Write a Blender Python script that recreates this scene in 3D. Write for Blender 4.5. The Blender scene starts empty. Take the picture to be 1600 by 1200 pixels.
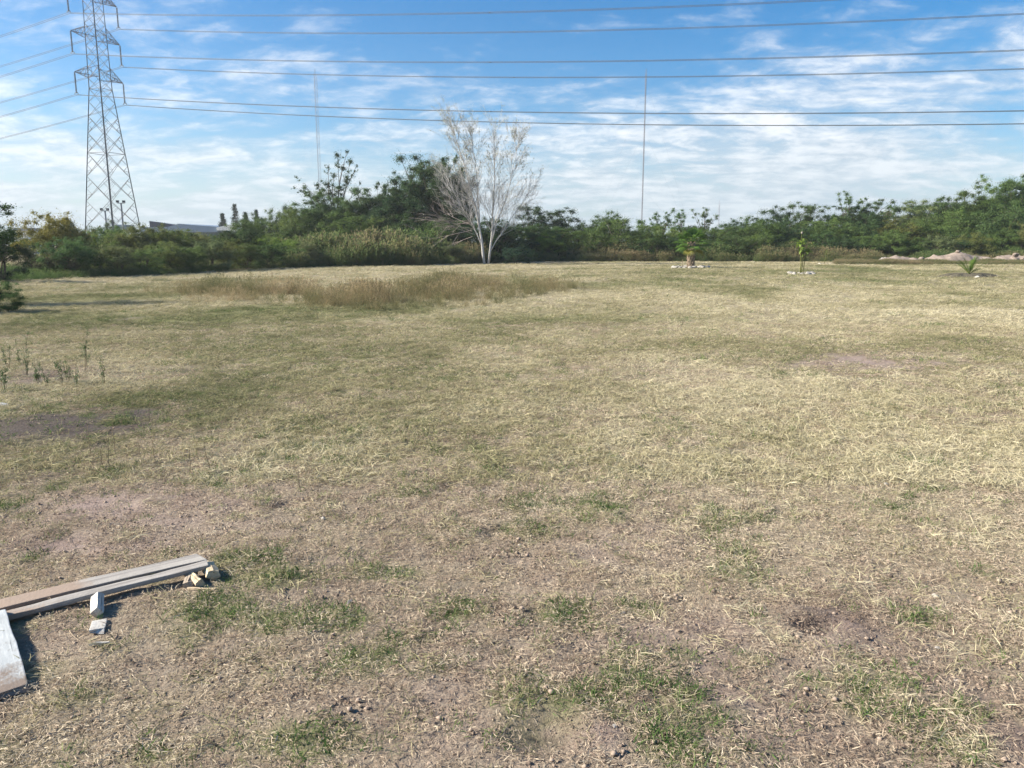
import bpy, bmesh, math, random
import numpy as np
from mathutils import Vector, Matrix, Euler

R = math.radians
scene = bpy.context.scene
COL = scene.collection

# ------------------------------------------------------------------ camera, sky, sun, exposure
CAM_H = 1.6
FPX = 1202.0            # focal length in pixels of a 1600 px wide picture
PITCH = math.atan((600 - 383) / FPX)
cam_data = bpy.data.cameras.new('camera')
cam_data.sensor_width = 36.0
cam_data.lens = 36.0 * FPX / 1600.0
cam_data.clip_start = 0.05
cam_data.clip_end = 20000
cam = bpy.data.objects.new('camera', cam_data)
cam.location = (0, 0, CAM_H)
cam.rotation_euler = (math.pi / 2 - PITCH, 0, 0)
COL.objects.link(cam)
scene.camera = cam

SUN_EL = R(31)
SUN_AZ = R(-93)         # measured from +Y (view direction) towards +X; negative = left
sun_dir = Vector((math.sin(SUN_AZ) * math.cos(SUN_EL), math.cos(SUN_AZ) * math.cos(SUN_EL), math.sin(SUN_EL)))
sd = bpy.data.lights.new('sun', 'SUN')
sd.energy = 4.3
sd.angle = R(6.0)
sd.color = (1.0, 0.92, 0.79)
sun = bpy.data.objects.new('sun', sd)
sun.rotation_euler = (-sun_dir).to_track_quat('-Z', 'Y').to_euler()
COL.objects.link(sun)

world = bpy.data.worlds.new('World')
scene.world = world
world.use_nodes = True


CLOUD_A = (7.14, 7.40, 0)
CLOUD_B = (4.365, 2.355, 0)
CLOUD_C = (8.2, 2.4, 0)


def build_world():
    nt = world.node_tree
    nt.nodes.clear()
    N = nt.nodes.new
    L = nt.links.new
    out = N('ShaderNodeOutputWorld')
    bg = N('ShaderNodeBackground')
    bg.inputs['Strength'].default_value = 0.10
    sky = N('ShaderNodeTexSky')
    sky.sky_type = 'NISHITA'
    sky.sun_disc = False
    sky.sun_elevation = SUN_EL
    sky.sun_rotation = SUN_AZ
    sky.air_density = 1.0
    sky.dust_density = 0.4
    sky.ozone_density = 3.5
    tc = N('ShaderNodeTexCoord')
    sep = N('ShaderNodeSeparateXYZ')
    L(tc.outputs['Generated'], sep.inputs[0])

    def mth(op, a, b=None, clamp=False):
        n = N('ShaderNodeMath')
        n.operation = op
        n.use_clamp = clamp
        for i, v in enumerate((a, b)):
            if v is None:
                continue
            if isinstance(v, (int, float)):
                n.inputs[i].default_value = v
            else:
                L(v, n.inputs[i])
        return n.outputs[0]
    zc = mth('MAXIMUM', sep.outputs[2], 0.0)
    den = mth('ADD', zc, 0.20)
    u = mth('DIVIDE', sep.outputs[0], den)
    v = mth('DIVIDE', sep.outputs[1], den)
    comb = N('ShaderNodeCombineXYZ')
    L(u, comb.inputs[0])
    L(v, comb.inputs[1])

    def noise(scale, detail, rough, loc, rot, sc, dist=0.0):
        mp = N('ShaderNodeMapping')
        mp.inputs['Location'].default_value = loc
        mp.inputs['Rotation'].default_value = (0, 0, rot)
        mp.inputs['Scale'].default_value = sc
        L(comb.outputs[0], mp.inputs[0])
        n = N('ShaderNodeTexNoise')
        n.noise_dimensions = '2D'
        n.inputs['Scale'].default_value = scale
        n.inputs['Detail'].default_value = detail
        n.inputs['Roughness'].default_value = rough
        n.inputs['Distortion'].default_value = dist
        L(mp.outputs[0], n.inputs['Vector'])
        return n.outputs[0]

    def ramp(x, a, b):
        n = N('ShaderNodeMapRange')
        n.interpolation_type = 'SMOOTHSTEP'
        n.inputs[1].default_value = a
        n.inputs[2].default_value = b
        L(x, n.inputs[0])
        return n.outputs[0]
    # broad cover, streaky veil, small puffs of the cloud sheet
    cover = noise(0.60, 3, 0.5, CLOUD_A, R(18), (1, 1, 1))
    veil = noise(2.0, 10, 0.64, CLOUD_B, R(-12), (0.85, 1.2, 1), 0.35)
    puff = noise(7.0, 9, 0.64, CLOUD_C, R(10), (0.85, 1.2, 1), 0.25)
    a = mth('ADD', mth('MULTIPLY', veil, 0.70), mth('MULTIPLY', puff, 0.48))
    a = mth('ADD', a, mth('MULTIPLY', mth('SUBTRACT', cover, 0.5), 0.80))
    # the sheet is a layer: towards the horizon the line of sight runs longer through it
    path = mth('DIVIDE', 0.30, mth('ADD', zc, 0.10))
    a = mth('ADD', a, mth('MULTIPLY', mth('SUBTRACT', path, 1.05), 0.27))
    dens = ramp(a, 0.48, 0.94)
    dens = mth('MULTIPLY', dens, 0.90)
    cloud = N('ShaderNodeMix')
    cloud.data_type = 'RGBA'
    cloud.inputs['A'].default_value = (2.05, 2.40, 2.75, 1)
    cloud.inputs['B'].default_value = (4.0, 4.08, 4.15, 1)
    L(ramp(mth('ADD', mth('MULTIPLY', puff, 0.6), mth('MULTIPLY', veil, 0.4)), 0.38, 0.64), cloud.inputs['Factor'])
    mix = N('ShaderNodeMix')
    mix.data_type = 'RGBA'
    L(dens, mix.inputs['Factor'])
    hs = N('ShaderNodeHueSaturation')
    hs.inputs['Saturation'].default_value = 1.48
    hs.inputs['Value'].default_value = 0.53
    L(sky.outputs[0], hs.inputs['Color'])
    L(hs.outputs[0], mix.inputs['A'])
    L(cloud.outputs['Result'], mix.inputs['B'])
    low = N('ShaderNodeMix')
    low.data_type = 'RGBA'
    low.inputs['B'].default_value = (2.05, 2.48, 2.80, 1)
    L(mth('MULTIPLY', mth('SUBTRACT', 1.0, ramp(zc, 0.0, 0.17)), 0.72), low.inputs['Factor'])
    L(mix.outputs['Result'], low.inputs['A'])
    L(low.outputs['Result'], bg.inputs['Color'])
    L(bg.outputs[0], out.inputs[0])


build_world()
vs = scene.view_settings
vs.view_transform = 'Standard'
vs.look = 'None'
vs.exposure = 1.55
vs.gamma = 1
vs.use_curve_mapping = False
cy = scene.cycles
cy.max_bounces = 6
cy.diffuse_bounces = 3
cy.glossy_bounces = 2
cy.transmission_bounces = 4
cy.transparent_max_bounces = 4
cy.caustics_reflective = False
cy.caustics_refractive = False
cy.use_denoising = True
cy.denoiser = 'OPENIMAGEDENOISE'
cy.denoising_input_passes = 'RGB_ALBEDO_NORMAL'
cy.denoising_prefilter = 'FAST'
cy.sample_clamp_indirect = 4

# ------------------------------------------------------------------ survey helpers (picture angle -> place on the ground)
CP, SP = math.cos(PITCH), math.sin(PITCH)


def ray(px, py):
    x = (px - 800) / FPX
    y = (600 - py) / FPX
    return (x, CP + y * SP, -SP + y * CP)


def at(px, py, Y):
    r = ray(px, py)
    t = Y / r[1]
    return Vector((r[0] * t, Y, r[2] * t + CAM_H))


def gp(px, py, z=0.0):
    r = ray(px, py)
    t = (z - CAM_H) / r[2]
    return Vector((r[0] * t, r[1] * t, z))


# ------------------------------------------------------------------ numpy noise
def _hash(ix, iy, seed):
    n = (ix.astype(np.int64) * 374761393 + iy.astype(np.int64) * 668265263 + seed * 1442695041) & 0xffffffff
    n = ((n ^ (n >> 13)) * 1274126177) & 0xffffffff
    return ((n ^ (n >> 16)) & 0xffff) / 65535.0


def vnoise(x, y, seed=0):
    xi = np.floor(x); yi = np.floor(y)
    fx = x - xi; fy = y - yi
    fx = fx * fx * (3 - 2 * fx); fy = fy * fy * (3 - 2 * fy)
    a = _hash(xi, yi, seed); b = _hash(xi + 1, yi, seed)
    c = _hash(xi, yi + 1, seed); d = _hash(xi + 1, yi + 1, seed)
    return (a * (1 - fx) + b * fx) * (1 - fy) + (c * (1 - fx) + d * fx) * fy


def fbm(x, y, sc, octv=4, seed=0, gain=0.5):
    x = np.asarray(x, float) * sc; y = np.asarray(y, float) * sc
    t = 0; amp = 1; tot = 0
    for o in range(octv):
        t = t + amp * vnoise(x + 17.3 * o, y - 9.1 * o, seed + o)
        tot += amp; amp *= gain
        x = x * 2.03; y = y * 2.03
    return t / tot


def sstep(a, b, x):
    t = np.clip((x - a) / (b - a), 0, 1)
    return t * t * (3 - 2 * t)


def blob_list(lst):
    """patches of the field as seen: (px, py, half width px, half height px, strength) -> metres on the ground"""
    out = []
    for px, py, rx, ry, s in lst:
        c = gp(px, py)
        d = math.hypot(c.y, CAM_H)
        wx = rx * d / FPX
        wy = abs(gp(px, py - ry).y - gp(px, py + ry).y) / 2
        out.append((c.x, c.y, wx, wy, s))
    return out


def blobs(x, y, lst):
    t = np.zeros_like(np.asarray(x, float))
    for cx, cy_, wx, wy, s in lst:
        t = np.maximum(t, s * np.exp(-(((x - cx) / wx) ** 2 + ((y - cy_) / wy) ** 2) * 0.9))
    return t


GREEN = blob_list([
    (345, 945, 80, 26, 1), (420, 905, 80, 20, .9), (560, 1035, 55, 26, 1), (440, 965, 70, 24, .9), (600, 895, 65, 15, .8),
    (715, 955, 36, 22, .9), (880, 965, 60, 26, .85), (885, 1095, 55, 28, 1), (820, 1085, 40, 22, .7), (1150, 890, 45, 20, .8),
    (1180, 1035, 30, 22, .8), (1270, 1065, 32, 18, .8), (1350, 1105, 60, 22, .8), (1430, 1125, 60, 34, 1), (1500, 1170, 55, 30, .9),
    (545, 690, 45, 15, .9), (530, 722, 40, 12, .7), (910, 795, 80, 28, .75), (830, 825, 60, 20, .7), (490, 1160, 90, 34, .85),
    (300, 990, 55, 24, .7), (1450, 960, 36, 24, .9), (1560, 1010, 40, 22, .7), (1420, 955, 30, 16, .7), (240, 905, 30, 10, .8),
    (385, 880, 50, 16, .9), (50, 870, 14, 7, 1), (170, 740, 40, 14, .7), (1160, 675, 60, 12, .6), (1370, 655, 50, 12, .6),
    (740, 700, 60, 13, .5), (20, 785, 30, 12, .7), (690, 1050, 50, 16, .6), (250, 1172, 22, 14, .9), (640, 1000, 60, 16, .6),
    (880, 730, 50, 12, .5), (60, 1050, 50, 26, .7), (160, 1010, 30, 14, .5), (130, 1090, 60, 30, .45), (700, 830, 40, 14, .5),
    (1010, 765, 60, 12, .4), (1050, 660, 80, 12, .45), (1250, 740, 60, 12, .35), (1520, 720, 70, 16, .3)])
WEAKG = blob_list([
    (330, 610, 240, 70, .8), (520, 545, 280, 50, .75), (620, 650, 220, 60, .6), (100, 545, 140, 40, .9), (300, 500, 340, 26, .7),
    (900, 500, 220, 24, .6), (1300, 428, 420, 14, .6), (900, 640, 120, 40, .3), (450, 860, 120, 60, .4), (480, 1000, 240, 90, .45),
    (1200, 680, 200, 30, .35), (1480, 620, 140, 30, .25), (250, 450, 200, 14, .6), (60, 500, 80, 20, 1), (700, 560, 160, 30, .4)])
BARE = blob_list([
    (200, 795, 280, 46, 1), (90, 665, 200, 34, 1.1), (210, 648, 60, 12, .95), (60, 745, 90, 26, .75), (430, 825, 140, 34, .8),
    (120, 850, 220, 30, .95), (640, 990, 180, 70, .55), (780, 870, 120, 40, .7), (1000, 850, 200, 60, .65), (1050, 1010, 260, 110, .85),
    (1300, 970, 110, 50, 1), (1130, 1120, 220, 90, .95), (1520, 1110, 110, 130, .9), (950, 1150, 150, 60, .8), (280, 1130, 260, 70, .6),
    (1380, 568, 220, 20, .85), (60, 590, 90, 20, .8), (270, 580, 60, 12, .6), (1350, 1010, 140, 70, .8), (50, 1000, 90, 60, .8),
    (700, 690, 200, 16, .55), (195, 499, 16, 4, 1), (1520, 650, 140, 22, .6), (300, 690, 120, 20, .5), (560, 780, 100, 20, .6),
    (760, 420, 60, 4, .0), (850, 411, 60, 3, .6)])
HOLES = [(0.5, *gp(px, py).xy, r, d) for px, py, r, d in (
    (535, 615, .15, .07), (1180, 793, .06, .07), (850, 1152, .13, .03), (835, 962, .08, .035), (1275, 978, .10, .05), (1265, 940, .07, .04), (640, 712, .09, .03), (700, 765, .07, .03),
    (775, 832, .11, .03), (200, 500, .40, .12), (950, 612, .09, .03), (1040, 1105, .09, .012), (450, 788, .13, .03), (615, 655, .10, .03))]


def f_bare(x, y):
    n = fbm(x, y, 0.9, 4, 11)
    n2 = fbm(x, y, 4.5, 3, 12)
    lim = np.interp(x / np.maximum(y, .5), [-.7, -.35, 0, .35, .7], [6.6, 5.6, 5.0, 4.3, 3.6]) + 5.0 * (fbm(x, y, .42, 4, 14) - .5)
    base = 0.46 * (1 - sstep(-1.4, 1.7, y - lim)) + 0.03
    b = np.maximum(base + 0.55 * (n - 0.5), blobs(x, y, BARE) * (0.75 + 0.5 * n))
    b = b + 0.6 * (n2 - 0.5) * (0.15 + b)
    b = b - 0.7 * f_green(x, y)
    return np.clip(b, 0, 1)


def f_green(x, y):
    n = fbm(x, y, 5.0, 4, 21, 0.6)
    n1 = fbm(x, y, 1.6, 3, 22)
    g = blobs(x, y, GREEN)
    g = sstep(0.14, 0.85, g * (0.25 + 1.5 * n))
    sp = sstep(0.63, 0.75, n1 * 0.6 + n * 0.45) * 0.8
    return np.clip(np.maximum(g, sp), 0, 1)


DAMP = blob_list([(70, 668, 240, 38, 1.15), (215, 648, 70, 13, 1), (50, 740, 100, 26, .7), (50, 592, 100, 20, .7), (1280, 968, 70, 24, .6), (850, 1152, 45, 20, .8),
                  (150, 640, 120, 18, .8), (60, 700, 60, 14, .6), (275, 580, 60, 10, .5), (200, 500, 24, 5, 1)])


def f_damp(x, y):
    return sstep(.2, .75, blobs(x, y, DAMP) * (.35 + 1.2 * fbm(x, y, 2.2, 4, 35)))


def f_weak(x, y):
    n = fbm(x, y, 0.55, 4, 31)
    return np.clip(blobs(x, y, WEAKG) * (0.35 + 1.2 * n) + 0.55 * sstep(0.52, 0.7, fbm(x, y, 0.25, 4, 33)), 0, 1)


def ground_h(x, y):
    x = np.asarray(x, float); y = np.asarray(y, float)
    d = np.sqrt(x * x + y * y)
    h = 0.05 * (fbm(x, y, 0.45, 3, 1) - 0.5) * sstep(200, 60, d)
    near = sstep(22, 9, d)
    h = h + near * (0.035 * (fbm(x, y, 1.7, 3, 2) - 0.5) + 0.022 * (fbm(x, y, 7.0, 3, 3) - 0.5) + 0.012 * (fbm(x, y, 19.0, 2, 4) - 0.5))
    for _, hx, hy, r, dp in HOLES:
        q = ((x - hx) ** 2 + (y - hy) ** 2) / (r * r)
        h = h - dp * np.exp(-q * 1.6) + 0.35 * dp * np.exp(-(np.sqrt(q) - 1.35) ** 2 * 5)
    # low bank the palms and the mounds stand beyond
    return h


def gh(x, y):
    return float(ground_h(np.array([x]), np.array([y]))[0])


# ------------------------------------------------------------------ materials
MATS = {}


def nodes_of(name):
    m = bpy.data.materials.new(name)
    m.use_nodes = True
    nt = m.node_tree
    nt.nodes.clear()
    out = nt.nodes.new('ShaderNodeOutputMaterial')
    return m, nt, out


def mixrgb(nt, fac, a, b, mode='MIX'):
    n = nt.nodes.new('ShaderNodeMix')
    n.data_type = 'RGBA'
    n.blend_type = mode
    n.clamp_factor = True
    for k, v in (('Factor', fac), ('A', a), ('B', b)):
        if isinstance(v, (int, float)):
            n.inputs[k].default_value = v
        elif isinstance(v, tuple):
            n.inputs[k].default_value = (*v[:3], 1)
        else:
            nt.links.new(v, n.inputs[k])
    return n.outputs['Result']


def noise_n(nt, scale, detail=4, rough=0.55, vec=None, dist=0.0):
    n = nt.nodes.new('ShaderNodeTexNoise')
    n.inputs['Scale'].default_value = scale
    n.inputs['Detail'].default_value = detail
    n.inputs['Roughness'].default_value = rough
    n.inputs['Distortion'].default_value = dist
    if vec is None:
        t = nt.nodes.new('ShaderNodeTexCoord')
        vec = t.outputs['Object']
    nt.links.new(vec, n.inputs['Vector'])
    return n.outputs[0]


def maprange(nt, x, a, b, c=0.0, d=1.0):
    n = nt.nodes.new('ShaderNodeMapRange')
    n.inputs[1].default_value = a; n.inputs[2].default_value = b
    n.inputs[3].default_value = c; n.inputs[4].default_value = d
    nt.links.new(x, n.inputs[0])
    return n.outputs[0]


def attr(nt, name, kind='GEOMETRY'):
    n = nt.nodes.new('ShaderNodeAttribute')
    n.attribute_type = kind
    n.attribute_name = name
    return n


def principled(nt, out, col, rough=0.8, bump=None, bstr=0.3, bdist=0.01, metal=0.0, spec=0.3):
    p = nt.nodes.new('ShaderNodeBsdfPrincipled')
    if isinstance(col, tuple):
        p.inputs['Base Color'].default_value = (*col[:3], 1)
    else:
        nt.links.new(col, p.inputs['Base Color'])
    p.inputs['Roughness'].default_value = rough
    p.inputs['Metallic'].default_value = metal
    p.inputs['Specular IOR Level'].default_value = spec
    if bump is not None:
        b = nt.nodes.new('ShaderNodeBump')
        b.inputs['Strength'].default_value = bstr
        b.inputs['Distance'].default_value = bdist
        nt.links.new(bump, b.inputs['Height'])
        nt.links.new(b.outputs[0], p.inputs['Normal'])
    nt.links.new(p.outputs[0], out.inputs[0])
    return p


def mat_plain(name, c1, c2, scale=8.0, rough=0.8, bstr=0.3, metal=0.0, detail=5, bdist=0.01, spec=0.3):
    if name in MATS:
        return MATS[name]
    m, nt, out = nodes_of(name)
    n = noise_n(nt, scale, detail, 0.6)
    col = mixrgb(nt, maprange(nt, n, 0.3, 0.7), c1, c2)
    principled(nt, out, col, rough, n, bstr, bdist, metal, spec)
    MATS[name] = m
    return m


def mat_leaf(name, c1, c2, transl=0.3, use_obj=True, gloss=0.012):
    """leaf colour = object's own colour x per-leaf variation"""
    if name in MATS:
        return MATS[name]
    m, nt, out = nodes_of(name)
    a = attr(nt, 'var')
    col = mixrgb(nt, a.outputs['Fac'], c1, c2)
    if use_obj:
        oi = nt.nodes.new('ShaderNodeObjectInfo')
        col = mixrgb(nt, 1.0, col, oi.outputs['Color'], 'MULTIPLY')
    d = nt.nodes.new('ShaderNodeBsdfDiffuse')
    t = nt.nodes.new('ShaderNodeBsdfTranslucent')
    g = nt.nodes.new('ShaderNodeBsdfGlossy')
    g.inputs['Roughness'].default_value = 0.45
    nt.links.new(col, d.inputs[0]); nt.links.new(col, t.inputs[0])
    mx = nt.nodes.new('ShaderNodeMixShader'); mx.inputs[0].default_value = transl
    nt.links.new(d.outputs[0], mx.inputs[1]); nt.links.new(t.outputs[0], mx.inputs[2])
    mg = nt.nodes.new('ShaderNodeMixShader'); mg.inputs[0].default_value = gloss
    nt.links.new(mx.outputs[0], mg.inputs[1]); nt.links.new(g.outputs[0], mg.inputs[2])
    nt.links.new(mg.outputs[0], out.inputs[0])
    MATS[name] = m
    return m


def mat_blade(name, cols, transl=0.25):
    """grass blade: per-clump tint (instance attribute) + per-blade variation"""
    if name in MATS:
        return MATS[name]
    m, nt, out = nodes_of(name)
    ti = attr(nt, 'tint', 'INSTANCER')
    va = attr(nt, 'var')
    ad = nt.nodes.new('ShaderNodeMath'); ad.operation = 'MULTIPLY_ADD'
    nt.links.new(va.outputs['Fac'], ad.inputs[0]); ad.inputs[1].default_value = 0.5
    nt.links.new(ti.outputs['Fac'], ad.inputs[2])
    sb = nt.nodes.new('ShaderNodeMath'); sb.operation = 'SUBTRACT'
    nt.links.new(ad.outputs[0], sb.inputs[0]); sb.inputs[1].default_value = 0.25
    cr = nt.nodes.new('ShaderNodeValToRGB')
    el = cr.color_ramp.elements
    while len(el) < len(cols):
        el.new(0.5)
    for i, c in enumerate(cols):
        el[i].position = i / (len(cols) - 1)
        el[i].color = (*c, 1)
    nt.links.new(sb.outputs[0], cr.inputs[0])
    d = nt.nodes.new('ShaderNodeBsdfDiffuse')
    t = nt.nodes.new('ShaderNodeBsdfTranslucent')
    nt.links.new(cr.outputs[0], d.inputs[0]); nt.links.new(cr.outputs[0], t.inputs[0])
    mx = nt.nodes.new('ShaderNodeMixShader'); mx.inputs[0].default_value = transl
    nt.links.new(d.outputs[0], mx.inputs[1]); nt.links.new(t.outputs[0], mx.inputs[2])
    nt.links.new(mx.outputs[0], out.inputs[0])
    MATS[name] = m
    return m


def mat_ground():
    m, nt, out = nodes_of('field_soil')
    bare = attr(nt, 'bare').outputs['Fac']
    green = attr(nt, 'green').outputs['Fac']
    weak = attr(nt, 'weak').outputs['Fac']
    n_big = noise_n(nt, 0.7, 5, 0.6)
    n_mid = noise_n(nt, 6, 6, 0.65)
    n_fine = noise_n(nt, 55, 5, 0.7)
    n_gran = noise_n(nt, 210, 3, 0.6)
    soil = mixrgb(nt, maprange(nt, n_mid, 0.32, 0.68), (0.205, 0.148, 0.126), (0.365, 0.280, 0.245))
    soil = mixrgb(nt, maprange(nt, n_fine, 0.42, 0.72, 0, 0.75), soil, (0.39, 0.32, 0.28))
    soil = mixrgb(nt, maprange(nt, n_gran, 0.55, 0.75, 0, 0.5), soil, (0.46, 0.39, 0.345))
    soil = mixrgb(nt, maprange(nt, n_big, 0.35, 0.6, 0.5, 0), soil, (0.125, 0.095, 0.078))
    wet = attr(nt, 'damp').outputs['Fac']
    soil = mixrgb(nt, wet, soil, mixrgb(nt, n_fine, (0.055, 0.046, 0.042), (0.130, 0.108, 0.096)))
    straw = mixrgb(nt, maprange(nt, n_fine, 0.35, 0.65), (0.23, 0.188, 0.122), (0.39, 0.338, 0.228))
    olive = mixrgb(nt, maprange(nt, n_fine, 0.35, 0.65), (0.140, 0.145, 0.068), (0.235, 0.225, 0.105))
    grn = mixrgb(nt, maprange(nt, n_fine, 0.35, 0.65), (0.045, 0.075, 0.022), (0.085, 0.12, 0.035))
    turf = mixrgb(nt, weak, straw, olive)
    col = mixrgb(nt, bare, turf, soil)
    gm = nt.nodes.new('ShaderNodeMath'); gm.operation = 'MULTIPLY'
    nt.links.new(green, gm.inputs[0]); gm.inputs[1].default_value = 0.38
    col = mixrgb(nt, gm.outputs[0], col, grn)
    hgt = nt.nodes.new('ShaderNodeMath'); hgt.operation = 'MULTIPLY_ADD'
    nt.links.new(n_gran, hgt.inputs[0]); hgt.inputs[1].default_value = 0.35; nt.links.new(n_fine, hgt.inputs[2])
    principled(nt, out, col, 0.95, hgt.outputs[0], 0.9, 0.02, spec=0.1)
    return m


def mat_wood(name, light, dark, mud=None, mudamt=0.0, axis=0):
    """weathered timber, grain along local X, dried mud in patches"""
    m, nt, out = nodes_of(name)
    tc = nt.nodes.new('ShaderNodeTexCoord')
    mp = nt.nodes.new('ShaderNodeMapping')
    sc = [34, 34, 34]; sc[axis] = 1.6
    mp.inputs['Scale'].default_value = sc
    nt.links.new(tc.outputs['Object'], mp.inputs[0])
    g = noise_n(nt, 1.0, 6, 0.6, mp.outputs[0], 0.4)
    st = noise_n(nt, 5.5, 5, 0.6)
    fine = noise_n(nt, 90, 4, 0.6)
    col = mixrgb(nt, maprange(nt, g, 0.36, 0.64), dark, light)
    col = mixrgb(nt, maprange(nt, st, 0.5, 0.75, 0, 0.45), col, tuple(c * 0.55 for c in dark))
    mp2 = nt.nodes.new('ShaderNodeMapping')
    sc2 = [70, 70, 70]; sc2[axis] = 1.1
    mp2.inputs['Scale'].default_value = sc2
    nt.links.new(tc.outputs['Object'], mp2.inputs[0])
    crack = noise_n(nt, 1.0, 3, 0.5, mp2.outputs[0], 0.2)
    col = mixrgb(nt, maprange(nt, crack, 0.30, 0.37, .8, 0), col, tuple(c * 0.25 for c in dark))
    if mud:
        mm = nt.nodes.new('ShaderNodeMath'); mm.operation = 'MULTIPLY_ADD'
        nt.links.new(fine, mm.inputs[0]); mm.inputs[1].default_value = 0.35; nt.links.new(st, mm.inputs[2])
        # mud lies where the board was trodden
        sx = nt.nodes.new('ShaderNodeSeparateXYZ'); nt.links.new(tc.outputs['Object'], sx.inputs[0])
        k = maprange(nt, sx.outputs[0], mudamt - 0.25, mudamt + 0.25, 0.35, -0.35)
        ad = nt.nodes.new('ShaderNodeMath'); ad.operation = 'ADD'
        nt.links.new(mm.outputs[0], ad.inputs[0]); nt.links.new(k, ad.inputs[1])
        mudc = mixrgb(nt, fine, tuple(c * 0.7 for c in mud), mud)
        col = mixrgb(nt, maprange(nt, ad.outputs[0], 0.58, 0.80), col, mudc)
    ad2 = nt.nodes.new('ShaderNodeMath'); ad2.operation = 'ADD'
    nt.links.new(g, ad2.inputs[0]); nt.links.new(fine, ad2.inputs[1])
    principled(nt, out, col, 0.85, ad2.outputs[0], 0.45, 0.004, spec=0.2)
    return m


# ------------------------------------------------------------------ object helpers
def link(o, parent=None):
    COL.objects.link(o)
    if parent is not None:
        o.parent = parent
    return o


def tag(o, label=None, cat=None, group=None, kind=None):
    if label: o['label'] = label
    if cat: o['category'] = cat
    if group: o['group'] = group
    if kind: o['kind'] = kind
    return o


def empty(name, loc=(0, 0, 0), rz=0.0):
    o = bpy.data.objects.new(name, None)
    o.empty_display_size = 0.2
    o.location = loc
    o.rotation_euler = (0, 0, rz)
    return link(o)


def mesh_np(name, verts, faces, mat=None, var=None, smooth=False):
    """faces: (n,3) or (n,4) array, or a list of polygons"""
    me = bpy.data.meshes.new(name)
    if isinstance(faces, np.ndarray):
        k = faces.shape[1]
        me.vertices.add(len(verts))
        me.vertices.foreach_set('co', np.asarray(verts, np.float32).ravel())
        me.loops.add(faces.size)
        me.loops.foreach_set('vertex_index', faces.astype(np.int32).ravel())
        me.polygons.add(len(faces))
        me.polygons.foreach_set('loop_start', np.arange(0, faces.size, k, dtype=np.int32))
        me.update(calc_edges=True)
    else:
        me.from_pydata([tuple(v) for v in verts], [], faces)
    if var is not None:
        a = me.attributes.new('var', 'FLOAT', 'POINT')
        a.data.foreach_set('value', np.asarray(var, np.float32))
    if smooth:
        me.polygons.foreach_set('use_smooth', np.ones(len(me.polygons), bool))
    if mat: me.materials.append(mat)
    me.validate()
    return me


def mobj(name, me, parent=None, loc=(0, 0, 0)):
    o = bpy.data.objects.new(name, me)
    o.location = loc
    return link(o, parent)


class MB:
    """collects prisms, bars and tubes into one mesh"""
    def __init__(self): self.v = []; self.f = []

    def box(self, lo, hi):
        b = len(self.v)
        for z in (lo[2], hi[2]):
            for x, y in ((lo[0], lo[1]), (hi[0], lo[1]), (hi[0], hi[1]), (lo[0], hi[1])):
                self.v.append((x, y, z))
        self.f += [tuple(b + i for i in q) for q in ((0, 3, 2, 1), (4, 5, 6, 7), (0, 1, 5, 4), (1, 2, 6, 5), (2, 3, 7, 6), (3, 0, 4, 7))]
        return self

    def hexa(self, pts):
        b = len(self.v); self.v += [tuple(p) for p in pts]
        self.f += [tuple(b + i for i in q) for q in ((0, 3, 2, 1), (4, 5, 6, 7), (0, 1, 5, 4), (1, 2, 6, 5), (2, 3, 7, 6), (3, 0, 4, 7))]
        return self

    def bar(self, p, q, w, w2=None):
        return self.tube([p, q], [w / 2, (w2 or w) / 2], 4)

    def tube(self, pts, rad, n=6, cap=True):
        pts = [Vector(p) for p in pts]
        if not hasattr(rad, '__len__'): rad = [rad] * len(pts)
        b = len(self.v)
        up = None
        for i, p in enumerate(pts):
            t = (pts[min(i + 1, len(pts) - 1)] - pts[max(i - 1, 0)])
            if t.length < 1e-9: t = Vector((0, 0, 1))
            t.normalize()
            if up is None:
                up = t.cross(Vector((0, 0, 1)))
                if up.length < 1e-3: up = t.cross(Vector((1, 0, 0)))
            side = up - t * up.dot(t)
            if side.length < 1e-6: side = t.orthogonal()
            side.normalize(); up = side
            bi = t.cross(side)
            for k in range(n):
                a = 2 * math.pi * (k + 0.5) / n
                self.v.append(tuple(p + (side * math.cos(a) + bi * math.sin(a)) * rad[i]))
        for i in range(len(pts) - 1):
            for k in range(n):
                a = b + i * n + k; c = b + i * n + (k + 1) % n
                self.f.append((a, c, c + n, a + n))
        if cap:
            self.f.append(tuple(b + k for k in reversed(range(n))))
            e = b + (len(pts) - 1) * n
            self.f.append(tuple(e + k for k in range(n)))
        return self

    def mesh(self, name, mat, smooth=False):
        return mesh_np(name, self.v, self.f, mat, smooth=smooth)

    def build(self, name, mat, parent=None, loc=(0, 0, 0), smooth=False):
        return mobj(name, self.mesh(name, mat, smooth), parent, loc)


def copy_tree(root):
    r = root.copy(); COL.objects.link(r)
    for ch in root.children:
        c = ch.copy(); COL.objects.link(c); c.parent = r
        for g in ch.children:
            d = g.copy(); COL.objects.link(d); d.parent = c
    return r


# ------------------------------------------------------------------ the ground: one sheet to the horizon
def axis(core, step, far, growth, start=0.0):
    a = list(np.arange(start, core, step))
    s = step
    while a[-1] < far:
        s *= growth
        a.append(a[-1] + s)
    return np.array(a)


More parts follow.
